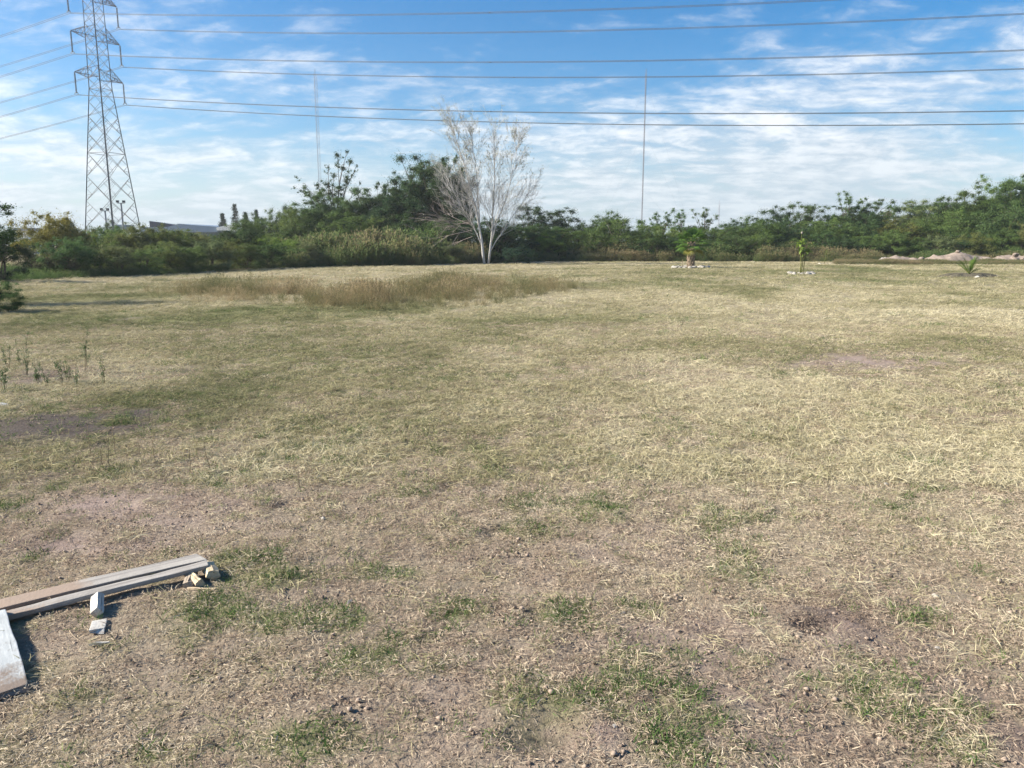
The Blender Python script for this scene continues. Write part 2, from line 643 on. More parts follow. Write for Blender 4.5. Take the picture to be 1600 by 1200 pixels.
def build_ground():
    xp = axis(4.2, 0.04, 4000, 1.055)
    xs = np.concatenate([-xp[:0:-1], xp])
    yp = axis(7.0, 0.036, 4000, 1.05, 1.7)
    yn = 1.7 - axis(0.2, 0.1, 1500, 1.25)[1:]
    ys = np.concatenate([yn[::-1], yp])
    X, Y = np.meshgrid(xs, ys)
    x = X.ravel(); y = Y.ravel()
    z = ground_h(x, y)
    nx, ny = len(xs), len(ys)
    i = np.arange(nx * ny).reshape(ny, nx)
    f = np.stack([i[:-1, :-1].ravel(), i[:-1, 1:].ravel(), i[1:, 1:].ravel(), i[1:, :-1].ravel()], 1)
    me = mesh_np('field_ground', np.stack([x, y, z], 1), f, mat_ground(), smooth=True)
    for nm, fn in (('bare', f_bare), ('green', f_green), ('weak', f_weak), ('damp', f_damp)):
        a = me.attributes.new(nm, 'FLOAT', 'POINT')
        a.data.foreach_set('value', fn(x, y).astype(np.float32))
    o = mobj('field_ground', me)
    tag(o, 'dry mown field of bare soil, straw and patchy green grass', 'ground', kind='structure')
    return o


build_ground()

# ------------------------------------------------------------------ blades and scatter
rng = np.random.default_rng(7)


def ribbons(base, az, el, length, width, bend, seg=3, droop=0.0, r=None):
    """n curved tapering blades -> verts, quads, var"""
    n = len(az)
    pts = np.zeros((n, seg + 1, 3))
    pts[:, 0] = base
    a = az.copy(); e = el.copy()
    for s in range(seg):
        d = np.stack([np.cos(a) * np.cos(e), np.sin(a) * np.cos(e), np.sin(e)], 1)
        pts[:, s + 1] = pts[:, s] + d * (length / seg)[:, None]
        a = a + bend / seg
        e = e - droop / seg
    side = np.stack([-np.sin(az), np.cos(az), np.zeros(n)], 1)
    tw = r.uniform(-0.9, 0.9, n)
    side = side * np.cos(tw)[:, None] + np.array([0, 0, 1.0]) * np.sin(tw)[:, None]
    prof = np.array([0.8, 1.0, 0.75, 0.12]) if seg == 3 else np.linspace(1, 0.15, seg + 1)
    w = (width[:, None] * prof[None, :])[:, :, None] * 0.5
    Lp = pts - side[:, None, :] * w
    Rp = pts + side[:, None, :] * w
    v = np.stack([Lp, Rp], 2).reshape(-1, 3)
    k = (seg + 1) * 2
    o = (np.arange(n) * k)[:, None]
    f = np.concatenate([o + np.array([[2 * s, 2 * s + 1, 2 * s + 3, 2 * s + 2]]) for s in range(seg)], 0)
    var = np.repeat(r.uniform(0, 1, n), k)
    return v, f, var


def clump(name, n, rad, lmin, lmax, wmin, wmax, emin, emax, mat, seed, bend=0.8, droop=0.4, zoff=0.0, zr=0.0, head=0, seg=3):
    r = np.random.default_rng(seed)
    q = np.sqrt(r.uniform(0, 1, n)) * rad
    th = r.uniform(0, 2 * math.pi, n)
    base = np.stack([q * np.cos(th), q * np.sin(th), zoff + r.uniform(0, zr, n) if zr else np.full(n, zoff)], 1)
    el = r.uniform(emin, emax, n)
    ln = r.uniform(lmin, lmax, n)
    v, f, var = ribbons(base, r.uniform(0, 2 * math.pi, n), el, ln, r.uniform(wmin, wmax, n), r.normal(0, bend, n), seg,
                        r.uniform(0, 2 * droop, n) if droop else np.zeros(n), r)
    if head:    # feathery seed heads on the tallest stems
        tips = v.reshape(n, 8, 3)[:, 6:].mean(1)
        sel = np.argsort(-tips[:, 2])[:head]
        m = 5
        b2 = np.repeat(tips[sel], m, 0) - np.array([0, 0, 1]) * r.uniform(0, 0.22, (head * m, 1)) * lmax
        v2, f2, va2 = ribbons(b2, r.uniform(0, 6.28, head * m), r.uniform(0.6, 1.4, head * m), r.uniform(.05, .11, head * m) * lmax,
                              np.full(head * m, wmax * 1.8), r.normal(0, .4, head * m), 3, np.full(head * m, .5), r)
        f = np.concatenate([f, f2 + len(v)]); v = np.concatenate([v, v2]); var = np.concatenate([var, va2 * 0.5 + 0.5])
    me = mesh_np(name, v, f, mat, var)
    return bpy.data.objects.new(name, me)


def crumbs(name, n, rad, smin, smax, mat, seed):
    r = np.random.default_rng(seed)
    V = []; Fc = []
    base = np.array([(1, 0, 0), (-1, 0, 0), (0, 1, 0), (0, -1, 0), (0, 0, 1), (0, 0, -1)], float)
    tri = np.array([(0, 2, 4), (2, 1, 4), (1, 3, 4), (3, 0, 4), (2, 0, 5), (1, 2, 5), (3, 1, 5), (0, 3, 5)])
    for i in range(n):
        s = smin + (smax - smin) * r.uniform() ** 4
        b = base * r.uniform(0.6, 1.15, (6, 3)) * s * np.array([1, 1, .75]) + r.normal(0, 0.12 * s, (6, 3))
        q = math.sqrt(r.uniform()) * rad; t = r.uniform(0, 6.28)
        a = r.uniform(0, 6.28)
        rot = np.array([[math.cos(a), -math.sin(a), 0], [math.sin(a), math.cos(a), 0], [0, 0, 1]])
        V.append(b @ rot.T + np.array([q * math.cos(t), q * math.sin(t), s * 0.35])); Fc.append(tri + 6 * i)
    me = mesh_np(name, np.concatenate(V), np.concatenate(Fc), mat, np.repeat(r.uniform(0, 1, n), 6))
    return bpy.data.objects.new(name, me)


def scatter(name, pts, rot, scl, idx, tint, sources, label, cat):
    """one 'stuff' object: points with attributes, instanced by geometry nodes"""
    col = bpy.data.collections.new(name + '_kinds')
    for o in sources: col.objects.link(o)
    me = bpy.data.meshes.new(name)
    me.vertices.add(len(pts))
    me.vertices.foreach_set('co', np.asarray(pts, np.float32).ravel())
    for nm, ty, key, dat in (('rot', 'FLOAT_VECTOR', 'vector', rot), ('scl', 'FLOAT_VECTOR', 'vector', scl), ('idx', 'INT', 'value', idx), ('tint', 'FLOAT', 'value', tint)):
        a = me.attributes.new(nm, ty, 'POINT')
        a.data.foreach_set(key, np.asarray(dat, np.int32 if ty == 'INT' else np.float32).ravel())
    o = mobj(name, me)
    ng = bpy.data.node_groups.new(name, 'GeometryNodeTree')
    ng.interface.new_socket('Geometry', in_out='INPUT', socket_type='NodeSocketGeometry')
    ng.interface.new_socket('Geometry', in_out='OUTPUT', socket_type='NodeSocketGeometry')
    gi = ng.nodes.new('NodeGroupInput'); go = ng.nodes.new('NodeGroupOutput')
    iop = ng.nodes.new('GeometryNodeInstanceOnPoints')
    ci = ng.nodes.new('GeometryNodeCollectionInfo')
    ci.inputs['Collection'].default_value = col
    ci.inputs['Separate Children'].default_value = True
    ci.inputs['Reset Children'].default_value = True
    iop.inputs['Pick Instance'].default_value = True

    def na(nm, dt):
        n = ng.nodes.new('GeometryNodeInputNamedAttribute')
        n.data_type = dt
        n.inputs['Name'].default_value = nm
        return n.outputs['Attribute']
    ng.links.new(gi.outputs[0], iop.inputs['Points'])
    ng.links.new(ci.outputs[0], iop.inputs['Instance'])
    ng.links.new(na('idx', 'INT'), iop.inputs['Instance Index'])
    e2r = ng.nodes.new('FunctionNodeEulerToRotation')
    ng.links.new(na('rot', 'FLOAT_VECTOR'), e2r.inputs[0])
    ng.links.new(e2r.outputs[0], iop.inputs['Rotation'])
    ng.links.new(na('scl', 'FLOAT_VECTOR'), iop.inputs['Scale'])
    ng.links.new(iop.outputs[0], go.inputs[0])
    md = o.modifiers.new('scatter', 'NODES')
    md.node_group = ng
    tag(o, label, cat, kind='stuff')
    return o


HALF = 0.80      # half width of the strewn wedge per metre of distance (wider than the picture)


def wedge(n, y0, y1, r):
    """n points evenly over the wedge of field between two distances"""
    y = np.sqrt(r.uniform(y0 * y0, y1 * y1, n))
    x = r.uniform(-1, 1, n) * (HALF * y + 0.8)
    return x, y


def warea(y0, y1): return HALF * (y1 * y1 - y0 * y0) + 1.6 * (y1 - y0)


STRAW = [(0.23, 0.165, 0.130), (0.37, 0.290, 0.220), (0.51, 0.425, 0.315), (0.66, 0.58, 0.44)]
TURF = [(0.165, 0.176, 0.088), (0.285, 0.266, 0.148), (0.435, 0.388, 0.240), (0.595, 0.54, 0.375)]
GRN = [(0.046, 0.095, 0.026), (0.085, 0.148, 0.044), (0.170, 0.215, 0.080), (0.30, 0.30, 0.15)]
m_straw = mat_blade('straw_litter', STRAW)
m_turf = mat_blade('dry_turf', TURF)
m_grn = mat_blade('green_grass', GRN)
m_tall = mat_blade('tall_dry_blade', [(0.125, 0.138, 0.062), (0.215, 0.195, 0.102), (0.31, 0.245, 0.142), (0.46, 0.37, 0.235)], .38)
m_weed = mat_blade('tall_weeds_blade', transl=.4, cols=[(0.085, 0.150, 0.050), (0.145, 0.190, 0.072), (0.25, 0.22, 0.12), (0.36, 0.28, 0.175)])
m_crumb = mat_leaf('soil_crumb', (0.13, 0.095, 0.075), (0.34, 0.27, 0.215), 0.0, False, 0.0)


def pack(x, y, zlift, rz_tilt, smin, smax, nsrc, tint, r, zs=None):
    n = len(x)
    pts = np.stack([x, y, ground_h(x, y) + zlift], 1)
    rot = np.stack([r.normal(0, rz_tilt, n), r.normal(0, rz_tilt, n), r.uniform(0, 6.283, n)], 1)
    s = r.uniform(smin, smax, n)
    scl = np.stack([s, s, s * (zs if zs is not None else 1)], 1)
    return pts, rot, scl, r.integers(0, nsrc, n), np.clip(tint, 0, 1)


def cat5(parts): return [np.concatenate([p[i] for p in parts]) for i in range(5)]


NO_GRASS = []     # (centre x, y, unit x, y, half length, half width) of timber lying on the ground


def keep(x, y, prob, r):
    prob = np.array(prob, float)
    for _, hx, hy, rr, dp in HOLES:
        prob = prob * sstep(.45, 1.1, np.hypot(x - hx, y - hy) / rr)
    for cx, cy_, ux, uy, hl, hw_ in NO_GRASS:
        a = (x - cx) * ux + (y - cy_) * uy; b = -(x - cx) * uy + (y - cy_) * ux
        prob = np.where((np.abs(a) < hl) & (np.abs(b) < hw_), 0, prob)
    k = r.uniform(0, 1, len(x)) < prob
    return x[k], y[k]


def flat_on(name, near_a, near_b, far_b, z_a, z_b, T, mat, seed, label, cat, extend=0.0):
    """a plank from its top face: near edge seen from pixel near_a to near_b, far edge through far_b; heights of the top at both ends"""
    p = gp(*near_a, z_a); q = gp(*near_b, z_b); f = gp(*far_b, z_b)
    d = q - p; d.z = 0; u = d.normalized()
    w = f - q; w.z = 0
    n = Vector((-u.y, u.x, 0))
    W_ = abs(w.dot(n))
    side = n if w.dot(n) > 0 else -n
    p = p - u * extend
    c0 = p + side * W_ / 2; c1 = q + side * W_ / 2
    c0.z = gh(c0.x, c0.y) + z_a - T - .026; c1.z = gh(c1.x, c1.y) + z_b - T - .004
    return c0, c1, W_, T, mat, seed, label, cat, name


def timber_defs():
    out = [flat_on('plank', (0, 947), (317, 874), (297, 866), .028, .038, .021, None, 3, 'long grey muddy plank lying behind the other long plank', 'plank', .9),
           flat_on('plank', (11, 964), (325, 881), (319, 874.5), .028, .070, .023, None, 4, 'long grey plank whose end rests on split firewood', 'plank', .7)]
    return out


TDEF = timber_defs()


for c0, c1, W_, *_r in TDEF:
    m_ = (c0 + c1) / 2; u_ = (c1 - c0); hl_ = u_.length / 2; u_.normalize()
    NO_GRASS.append((m_.x, m_.y, u_.x, u_.y, hl_ + .03, W_ / 2 + .03))
for (pxa, pya), (pxb, pyb), hw_ in (((22, 1080), (3, 950), .10), ((153, 992), (150, 930), .04), ((331, 918), (325, 890), .05), ((312, 926), (308, 895), .04), ((293, 926), (293, 895), .04)):
    a_, b_ = gp(pxa, pya), gp(pxb, pyb); u_ = b_ - a_; l_ = u_.length / 2; u_.normalize(); m_ = (a_ + b_) / 2
    NO_GRASS.append((m_.x, m_.y, u_.x, u_.y, l_, hw_))


# straw litter lying on the soil
def build_litter():
    r = np.random.default_rng(101)
    src = [clump('straw_clump', 40, 0.075, .008, .036, .0016, .0032, -0.15, .5, m_straw, 300 + i, .7, .35, .002, .008) for i in range(8)]
    src += [clump('straw_runner', 2, 0.12, .12, .30, .0018, .0030, .0, .12, m_straw, 330 + i, .9, .14, .004, seg=8) for i in range(5)]
    parts = []
    for y0, y1, dens, s0, s1 in ((1.5, 5, 640, .65, 1.15), (5, 9, 380, .8, 1.3), (9, 16, 110, 1.1, 1.7)):
        x, y = wedge(int(warea(y0, y1) * dens), y0, y1, r)
        b = f_bare(x, y)
        n = fbm(x, y, 2.6, 3, 55)
        x, y = keep(x, y, np.clip(0.18 + 1.0 * n - 0.70 * b * sstep(.5, 1., b) , 0.06, 1) * (1 - .6 * f_damp(x, y)), r)
        t = 0.34 + 0.5 * fbm(x, y, 1.3, 3, 56) + r.normal(0, .20, len(x)) - 0.15 * f_bare(x, y) - .25 * f_damp(x, y)
        parts.append(pack(x, y, 0.0, .10, s0, s1, 8, t, r))
    x, y = wedge(int(warea(1.5, 9) * 7), 1.5, 9, r)
    p = pack(x, y, 0.002, .05, .7, 1.25, 5, .55 + r.normal(0, .2, len(x)), r)
    parts.append((p[0], p[1], p[2], p[3] + 8, p[4]))
    scatter('straw_litter', *cat5(parts), src, 'pale broken straw strewn over the bare soil and turf', 'straw')


def build_turf():
    r = np.random.default_rng(102)
    src = [clump('dry_tuft', 24, 0.06, .025, .075, .0018, .0036, .25, 1.35, m_turf, 400 + i, .8, .7) for i in range(6)]
    src += [clump('matted_tuft', 26, 0.09, .04, .11, .002, .004, .02, .55, m_turf, 420 + i, .5, .6, .004, .01) for i in range(6)]
    parts = []
    for y0, y1, dens, s0, s1 in ((1.5, 5, 120, .5, .95), (5, 9, 420, .7, 1.2), (9, 16, 170, .8, 1.35), (16, 30, 60, 1.2, 2.0), (30, 78, 15, 1.9, 3.0)):
        x, y = wedge(int(warea(y0, y1) * dens), y0, y1, r)
        b = f_bare(x, y)
        pt_ = 1.0 if y0 < 5 else .35 + 1.15 * sstep(.32, .62, fbm(x, y * .7, 1.4, 4, 68))
        x, y = keep(x, y, np.clip(1.12 - 1.25 * b, 0.02, 1) * np.clip(pt_, 0, 1), r)
        w = f_weak(x, y)
        far = sstep(10, 45, y)
        t = 0.82 - 0.70 * w + 0.8 * (fbm(x, y * .6, .9, 4, 57) - .5) + .35 * (fbm(x, y * .5, .22, 3, 59) - .5) + r.normal(0, .11, len(x)) - .05 * far
        parts.append(pack(x, y, 0.0, .15, s0, s1, 12, t, r, 0.8 if y0 > 10 else 1))
    scatter('short_dry_turf', *cat5(parts), src, 'short dried yellowish turf covering the field', 'grass')


def build_green():
    r = np.random.default_rng(103)
    src = [clump('green_tuft', 24, 0.06, .018, .060, .0018, .0038, .25, 1.3, m_grn, 500 + i, .9, .8) for i in range(8)]
    parts = []
    for y0, y1, dens, s0, s1 in ((1.5, 5, 900, .55, 1.05), (5, 10, 380, .8, 1.3), (10, 20, 60, 1.2, 2.0), (20, 60, 10, 1.8, 3.2)):
        x, y = wedge(int(warea(y0, y1) * dens), y0, y1, r)
        g = f_green(x, y)
        w = f_weak(x, y)
        x, y = keep(x, y, np.clip(g * (.20 + .75 * fbm(x, y, 9, 2, 66)) + 0.12 * w * (.4 + .6 * (y0 > 4)) + .02, 0, 1), r)
        t = 0.50 - .25 * f_green(x, y) + .5 * (fbm(x, y, 2, 3, 58) - .5) + r.normal(0, .18, len(x)) + .22 * sstep(6, 20, y)
        parts.append(pack(x, y, 0.0, .15, s0, s1, 8, t, r))
    scatter('green_grass', *cat5(parts), src, 'short green grass growing in scattered patches', 'grass')


def build_crumbs():
    r = np.random.default_rng(104)
    src = [crumbs('soil_crumbs', 44, 0.09, .0014, .0045, m_crumb, 600 + i) for i in range(6)]
    src += [crumbs('soil_clods', 9, 0.06, .004, .014, m_crumb, 620 + i) for i in range(4)]
    parts = []
    for y0, y1, dens, s0, s1 in ((1.5, 5, 190, .7, 1.3), (5, 9, 60, .8, 1.3)):
        x, y = wedge(int(warea(y0, y1) * dens), y0, y1, r)
        x, y = keep(x, y, np.clip(f_bare(x, y) * 1.3 + .05, 0, 1), r)
        parts.append(pack(x, y, -.003, .05, s0, s1, 6, r.uniform(0, 1, len(x)), r))
    # clods thrown up round the holes
    xs, ys = [], []
    for _, hx, hy, rr, dp in HOLES:
        k = 16 if rr > .09 else 7
        a = r.uniform(0, 6.28, k); q = rr * (0.5 + r.gamma(2, .35, k))
        xs.append(hx + q * np.cos(a)); ys.append(hy + q * np.sin(a))
    c = gp(1312, 958)
    xs.append(c.x + r.normal(0, .15, 70)); ys.append(c.y + r.normal(0, .09, 70))
    x = np.concatenate(xs); y = np.concatenate(ys)
    p = pack(x, y, 0, .2, .7, 1.5, 4, r.uniform(0, 1, len(x)), r)
    parts.append((p[0], p[1], p[2], p[3] + 6, p[4]))
    a = r.uniform(0, 6.28, 46); q = r.normal(1, .25, 46)
    x = np.concatenate([gp(1290, 962).x + .17 * q[:30] * np.cos(a[:30]), gp(1330, 948).x + r.normal(0, .05, 16)])
    y = np.concatenate([gp(1290, 962).y + .13 * q[:30] * np.sin(a[:30]), gp(1330, 948).y + r.normal(0, .04, 16)])
    p = pack(x, y, 0, .3, 1.2, 2.1, 4, r.uniform(0, 1, len(x)), r)
    parts.append((p[0], p[1], p[2], p[3] + 6, p[4]))
    scatter('soil_crumbs', *cat5(parts), src, 'loose crumbs and clods of brown soil', 'soil')


def build_tall():
    r = np.random.default_rng(105)
    src = [clump('tall_grass_clump', 46, 0.20, .35, .85, .004, .008, .85, 1.5, m_tall, 700 + i, .25, .35, head=8) for i in range(6)]
    lst = blob_list([(400, 462, 110, 9, 1), (330, 458, 70, 8, .8), (560, 470, 120, 12, 1), (680, 465, 130, 14, 1), (620, 484, 100, 8, .8),
                     (790, 456, 100, 8, .85), (850, 450, 60, 5, .7), (460, 462, 60, 8, .9), (250, 456, 50, 5, .5), (730, 448, 120, 5, .8),
                     (700, 490, 80, 5, .35), (950, 490, 80, 4, .25), (880, 508, 60, 4, .22)])
    n = 26000
    x = r.uniform(-14, 8, n); y = r.uniform(14, 36, n)
    m = blobs(x, y, lst) * (0.45 + 1.1 * fbm(x, y, .7, 3, 61))
    k = r.uniform(0, 1, n) < np.clip((m - .30) * 1.1, 0, .5) * (.12 + .85 * sstep(.38, .58, fbm(x, y, 1.3, 3, 64)))
    x, y, m = x[k], y[k], m[k]
    red = np.exp(-((x + 8.2) / 1.6) ** 2 - ((y - 24) / 4) ** 2) + np.exp(-((x - 1.6) / .8) ** 2) * .6
    t = .36 + 1.4 * (fbm(x, y, .6, 3, 62) - .5) + .25 * red + r.normal(0, .13, len(x))
    p = pack(x, y, 0, .08, .55, 1.0, 6, t, r)
    s = (0.22 + 0.55 * np.clip(m, 0, 1)) * (0.2 + 1.4 * fbm(x, y, 1.1, 3, 63))
    p = (p[0], p[1], np.stack([s, s, s * r.uniform(.8, 1.1, len(x))], 1), p[3], p[4])
    scatter('tall_dry_grass', *p, src, 'tall brown uncut dry grass standing in the middle of the field', 'grass')


# front edge of the thicket: distance as a function of sideways angle (x/y)
EDGE_K = np.array([-.95, -.66, -.60, -.50, -.42, -.33, -.25, -.12, -.04, .04, .12, .25, .40, .55, .66, .95])
EDGE_Y = np.array([30., 34, 37, 40, 45, 51, 58, 62, 68, 76, 77, 76, 75, 74, 73, 70])


def edge(k): return np.interp(k, EDGE_K, EDGE_Y)


def build_weeds():
    r = np.random.default_rng(106)
    src = [clump('weed_clump', 54, 0.32, .6, 1.45, .012, .026, .75, 1.5, m_weed, 800 + i, .35, .5, head=10) for i in range(6)]
    parts = []
    n = 15000
    k = r.uniform(-.85, .85, n); dy = r.uniform(-.5, 7.0, n)
    y = edge(k) + dy; x = k * y
    px = 800 + FPX * k
    hh = np.interp(px, [0, 120, 300, 440, 520, 720, 760, 900, 960, 1020, 1200, 1380, 1600], [.35, .45, .5, 1.0, 1.8, 1.8, 1.2, .9, 1.25, 1.1, 1.15, .85, .85])
    red = np.interp(px, [0, 300, 470, 520, 700, 740, 830, 880, 930, 1000, 1060, 1180, 1300, 1400, 1600], [.25, .30, .34, .40, .40, .36, .28, .50, .28, .18, .30, .22, .32, .48, .42])
    nn = fbm(x, y, .22, 3, 71)
    cl = sstep(.36, .62, fbm(x, y, .35, 3, 72))
    kp = r.uniform(0, 1, n) < np.where(px < 460, .08 + .6 * cl, .35 + .65 * cl)
    t = red + 1.3 * (nn - .5) + r.normal(0, .12, n)
    s = hh * (0.22 + .55 * cl + .7 * fbm(x, y, .8, 3, 73)) * (0.55 + .45 * sstep(-.5, 2.5, dy))
    p = pack(x[kp], y[kp], -.02, .08, 1, 1, 6, t[kp], r)
    parts.append((p[0], p[1], np.stack([s[kp] * 1.1, s[kp] * 1.1, s[kp]], 1), p[3], p[4]))
    n = 2600        # low dry grass before the soil mounds
    px = r.uniform(1300, 1680, n); y = r.uniform(64.5, 68.6, n); x = (px - 800) / FPX * y
    s = (.10 + .45 * fbm(x, y, .5, 3, 75)) * np.interp(px, [1300, 1380, 1680], [.9, .8, .8])
    p = pack(x, y, -.02, .08, 1, 1, 6, .55 + .6 * (fbm(x, y, .3, 3, 76) - .5) + r.normal(0, .1, n), r)
    parts.append((p[0], p[1], np.stack([s * 1.3, s * 1.3, s], 1), p[3], p[4]))
    scatter('tall_weeds', *cat5(parts), src, 'tall tangled weeds and dry grass along the foot of the thicket', 'weeds')


build_litter()
build_turf()
build_green()
build_crumbs()
build_tall()
build_weeds()

# ------------------------------------------------------------------ trees
m_leaf = mat_leaf('tree_leaf', (0.65, 0.70, 0.65), (1.35, 1.30, 1.05), 0.36)
m_bark = mat_plain('tree_bark', (0.06, 0.048, 0.037), (0.14, 0.115, 0.09), 14, 0.9, 0.6)
m_whitebark = mat_plain('white_bark', (0.36, 0.34, 0.315), (0.60, 0.575, 0.54), 9, 0.8, 0.4)
m_paletwig = mat_plain('pale_twig', (0.36, 0.35, 0.335), (0.52, 0.505, 0.485), 9, 0.85, 0.3)
m_twig = mat_plain('dead_twig', (0.22, 0.18, 0.16), (0.36, 0.31, 0.28), 9, 0.9, 0.3)


def leaf_cards(pos, nrm, size, r, aspect=0.62):
    n = len(pos)
    nrm = nrm / np.maximum(np.linalg.norm(nrm, axis=1, keepdims=True), 1e-6)
    t = r.normal(0, 1, (n, 3))
    u = np.cross(nrm, t); u /= np.maximum(np.linalg.norm(u, axis=1, keepdims=True), 1e-6)
    w = np.cross(nrm, u)
    a = (size * 0.5)[:, None]
    v = np.stack([pos - u * a, pos - w * a * aspect + nrm * a * .2, pos + u * a, pos + w * a * aspect + nrm * a * .2], 1).reshape(-1, 3)
    f = np.arange(4 * n).reshape(n, 4)
    return v, f


def crown_mesh(name, clumps, nleaf, lsize, seed, mat=None):
    """clumps: list of (centre xyz, radius xyz); leaves fill each clump with denser rims"""
    r = np.random.default_rng(seed)
    C = np.array([c[0] for c in clumps], float); S = np.array([c[1] for c in clumps], float)
    wgt = (S[:, 0] * S[:, 2]); wgt /= wgt.sum()
    cnt = np.maximum((wgt * nleaf).astype(int), 6)
    pos, nr, var, sz = [], [], [], []
    for c, s, k in zip(C, S, cnt):
        d = r.normal(0, 1, (k, 3)); d /= np.linalg.norm(d, axis=1, keepdims=True)
        q = np.abs(r.normal(0.36, .34, k))
        # each clump is broken into sprays
        sp = 0.9 + 0.4 * np.sin(d[:, 0] * 7 + r.uniform(0, 6)) * np.sin(d[:, 1] * 6 + r.uniform(0, 6)) * np.sin(d[:, 2] * 6 + r.uniform(0, 6))
        p = c + d * s * (q * sp)[:, None]
        pos.append(p); nr.append(d * .7 + r.normal(0, .6, (k, 3)) + np.array([0, 0, .5]))
        var.append(np.clip(r.normal(0.5, .16, k) + r.normal(0, .22), 0, 1))
        sz.append(lsize * r.uniform(.6, 1.25, k))
    pos = np.concatenate(pos); nr = np.concatenate(nr); var = np.concatenate(var); sz = np.concatenate(sz)
    ok = pos[:, 2] > 0.02
    pos, nr, var, sz = pos[ok], nr[ok], var[ok], sz[ok]
    v, f = leaf_cards(pos, nr, sz, r)
    return mesh_np(name, v, f, mat or m_leaf, np.repeat(var, 4))


def limbs_mesh(name, clumps, h, base_r, seed, stems=1, mat=None, frac=0.6):
    r = random.Random(seed)
    mb = MB()
    cs = [c for c in clumps if r.random() < frac] or clumps
    forks = []
    for s in range(stems):
        a = r.uniform(0, 6.28); o = 0.0 if stems == 1 else base_r * 2.2
        b = Vector((math.cos(a) * o, math.sin(a) * o, -0.05))
        top = Vector((math.cos(a) * h * (.03 if stems == 1 else .10), math.sin(a) * h * (.03 if stems == 1 else .10), h * r.uniform(.34, .46)))
        mid = (b + top) / 2 + Vector((r.uniform(-1, 1), r.uniform(-1, 1), 0)) * h * .02
        mb.tube([b, mid, top], [base_r, base_r * .8, base_r * .62], 6)
        forks.append(top)
    for c, s in cs:
        c = Vector(c)
        f = min(forks, key=lambda q: (q - c).length + r.uniform(0, .5))
        st = f * r.uniform(.7, 1.0) if c.z > f.z else Vector((f.x, f.y, max(.1, c.z * .6)))
        mid = st.lerp(c, .5) + Vector((0, 0, .06 * h)) * (1 if c.z > f.z else .2) + Vector((r.uniform(-1, 1), r.uniform(-1, 1), r.uniform(-1, 1))) * .03 * h
        mb.tube([st, mid, c], [base_r * .38, base_r * .24, base_r * .08], 4)
        for _ in range(3):
            e = c + Vector((r.uniform(-1, 1) * s[0], r.uniform(-1, 1) * s[1], r.uniform(-.3, 1.) * s[2])) * .9
            mb.tube([c.lerp(mid, .2), e], [base_r * .10, base_r * .03], 3)
    return mb.mesh(name, mat or m_bark)


def dome_clumps(h, w, seed, n=34, z0=0.30, low=0.05, cr=(.13, .24), lobes=0.35, top=0, trail=(), core=7):
    """clumps of an uneven dome: mostly near the outside"""
    r = np.random.default_rng(seed)
    ph = r.uniform(0, 6.28, 4)
    out = []
    for i in range(n):
        a = r.uniform(0, 6.283); s = r.uniform(-.35, 1.0)
        q = math.sqrt(max(0, 1 - s ** 3)) if s > 0 else 1.0
        R_ = 1 + lobes * (math.sin(2 * a + ph[0]) * .5 + math.sin(3 * a + ph[1] + 2 * s) * .5) + r.normal(0, .10)
        k = r.uniform(.12, 1) ** .5 * .95
        rad = r.uniform(*cr) * w
        x = math.cos(a) * q * w * .5 * R_ * k * .86; y = math.sin(a) * q * w * .5 * R_ * k * .86
        zc = h * z0 + (s * h * (1 - z0) * (0.85 + .15 * R_) * k if s > 0 else s * h * (z0 - low) / .35)
        out.append(((x, y, min(max(zc, rad * .5), h - rad * .6)), (rad, rad, rad * r.uniform(.6, .85))))
    if trail:               # leaves carried along the limbs below each clump
        for (c, s_) in list(out):
            for t in trail:
                j = r.normal(0, .05 * w, 3)
                f_ = r.uniform(.35, .7)
                out.append(((c[0] * t + j[0], c[1] * t + j[1], h * .3 + (c[2] - h * .3) * (t * .9 + .05) + j[2]), (s_[0] * f_ * 1.2, s_[1] * f_ * 1.2, s_[2] * f_)))
    base = list(out)
    hi = sorted(base, key=lambda c: -c[0][2])[:max(6, len(base) // 2)]
    for i in range(top * 2):    # smaller sprays budding from the upper clumps, so the outline is uneven but whole
        c, s_ = hi[r.integers(len(hi))]
        k = r.uniform(.35, .7)
        d = r.normal(0, 1, 3); d /= np.linalg.norm(d); d[2] = abs(d[2]) * .9
        out.append(((c[0] + d[0] * s_[0] * .9, c[1] + d[1] * s_[1] * .9, c[2] + d[2] * s_[2] * 1.1), (s_[0] * k, s_[1] * k, s_[2] * k * r.uniform(.8, 1.5))))
    for i in range(core):       # foliage deep inside
        a_ = r.uniform(0, 6.283); q = r.uniform(0, .24) * w
        out.append(((math.cos(a_) * q, math.sin(a_) * q, h * r.uniform(.28, .68)), (w * .15, w * .15, h * .13)))
    return out


PROTO = {}


def proto(kind, h, w, clumps, nleaf, lsize, seed, base_r, stems=1, frac=.6):
    PROTO.setdefault(kind, []).append((h, w, limbs_mesh('trunk', clumps[:60], h, base_r, seed, stems, None, frac), crown_mesh('crown', clumps, nleaf, lsize, seed)))


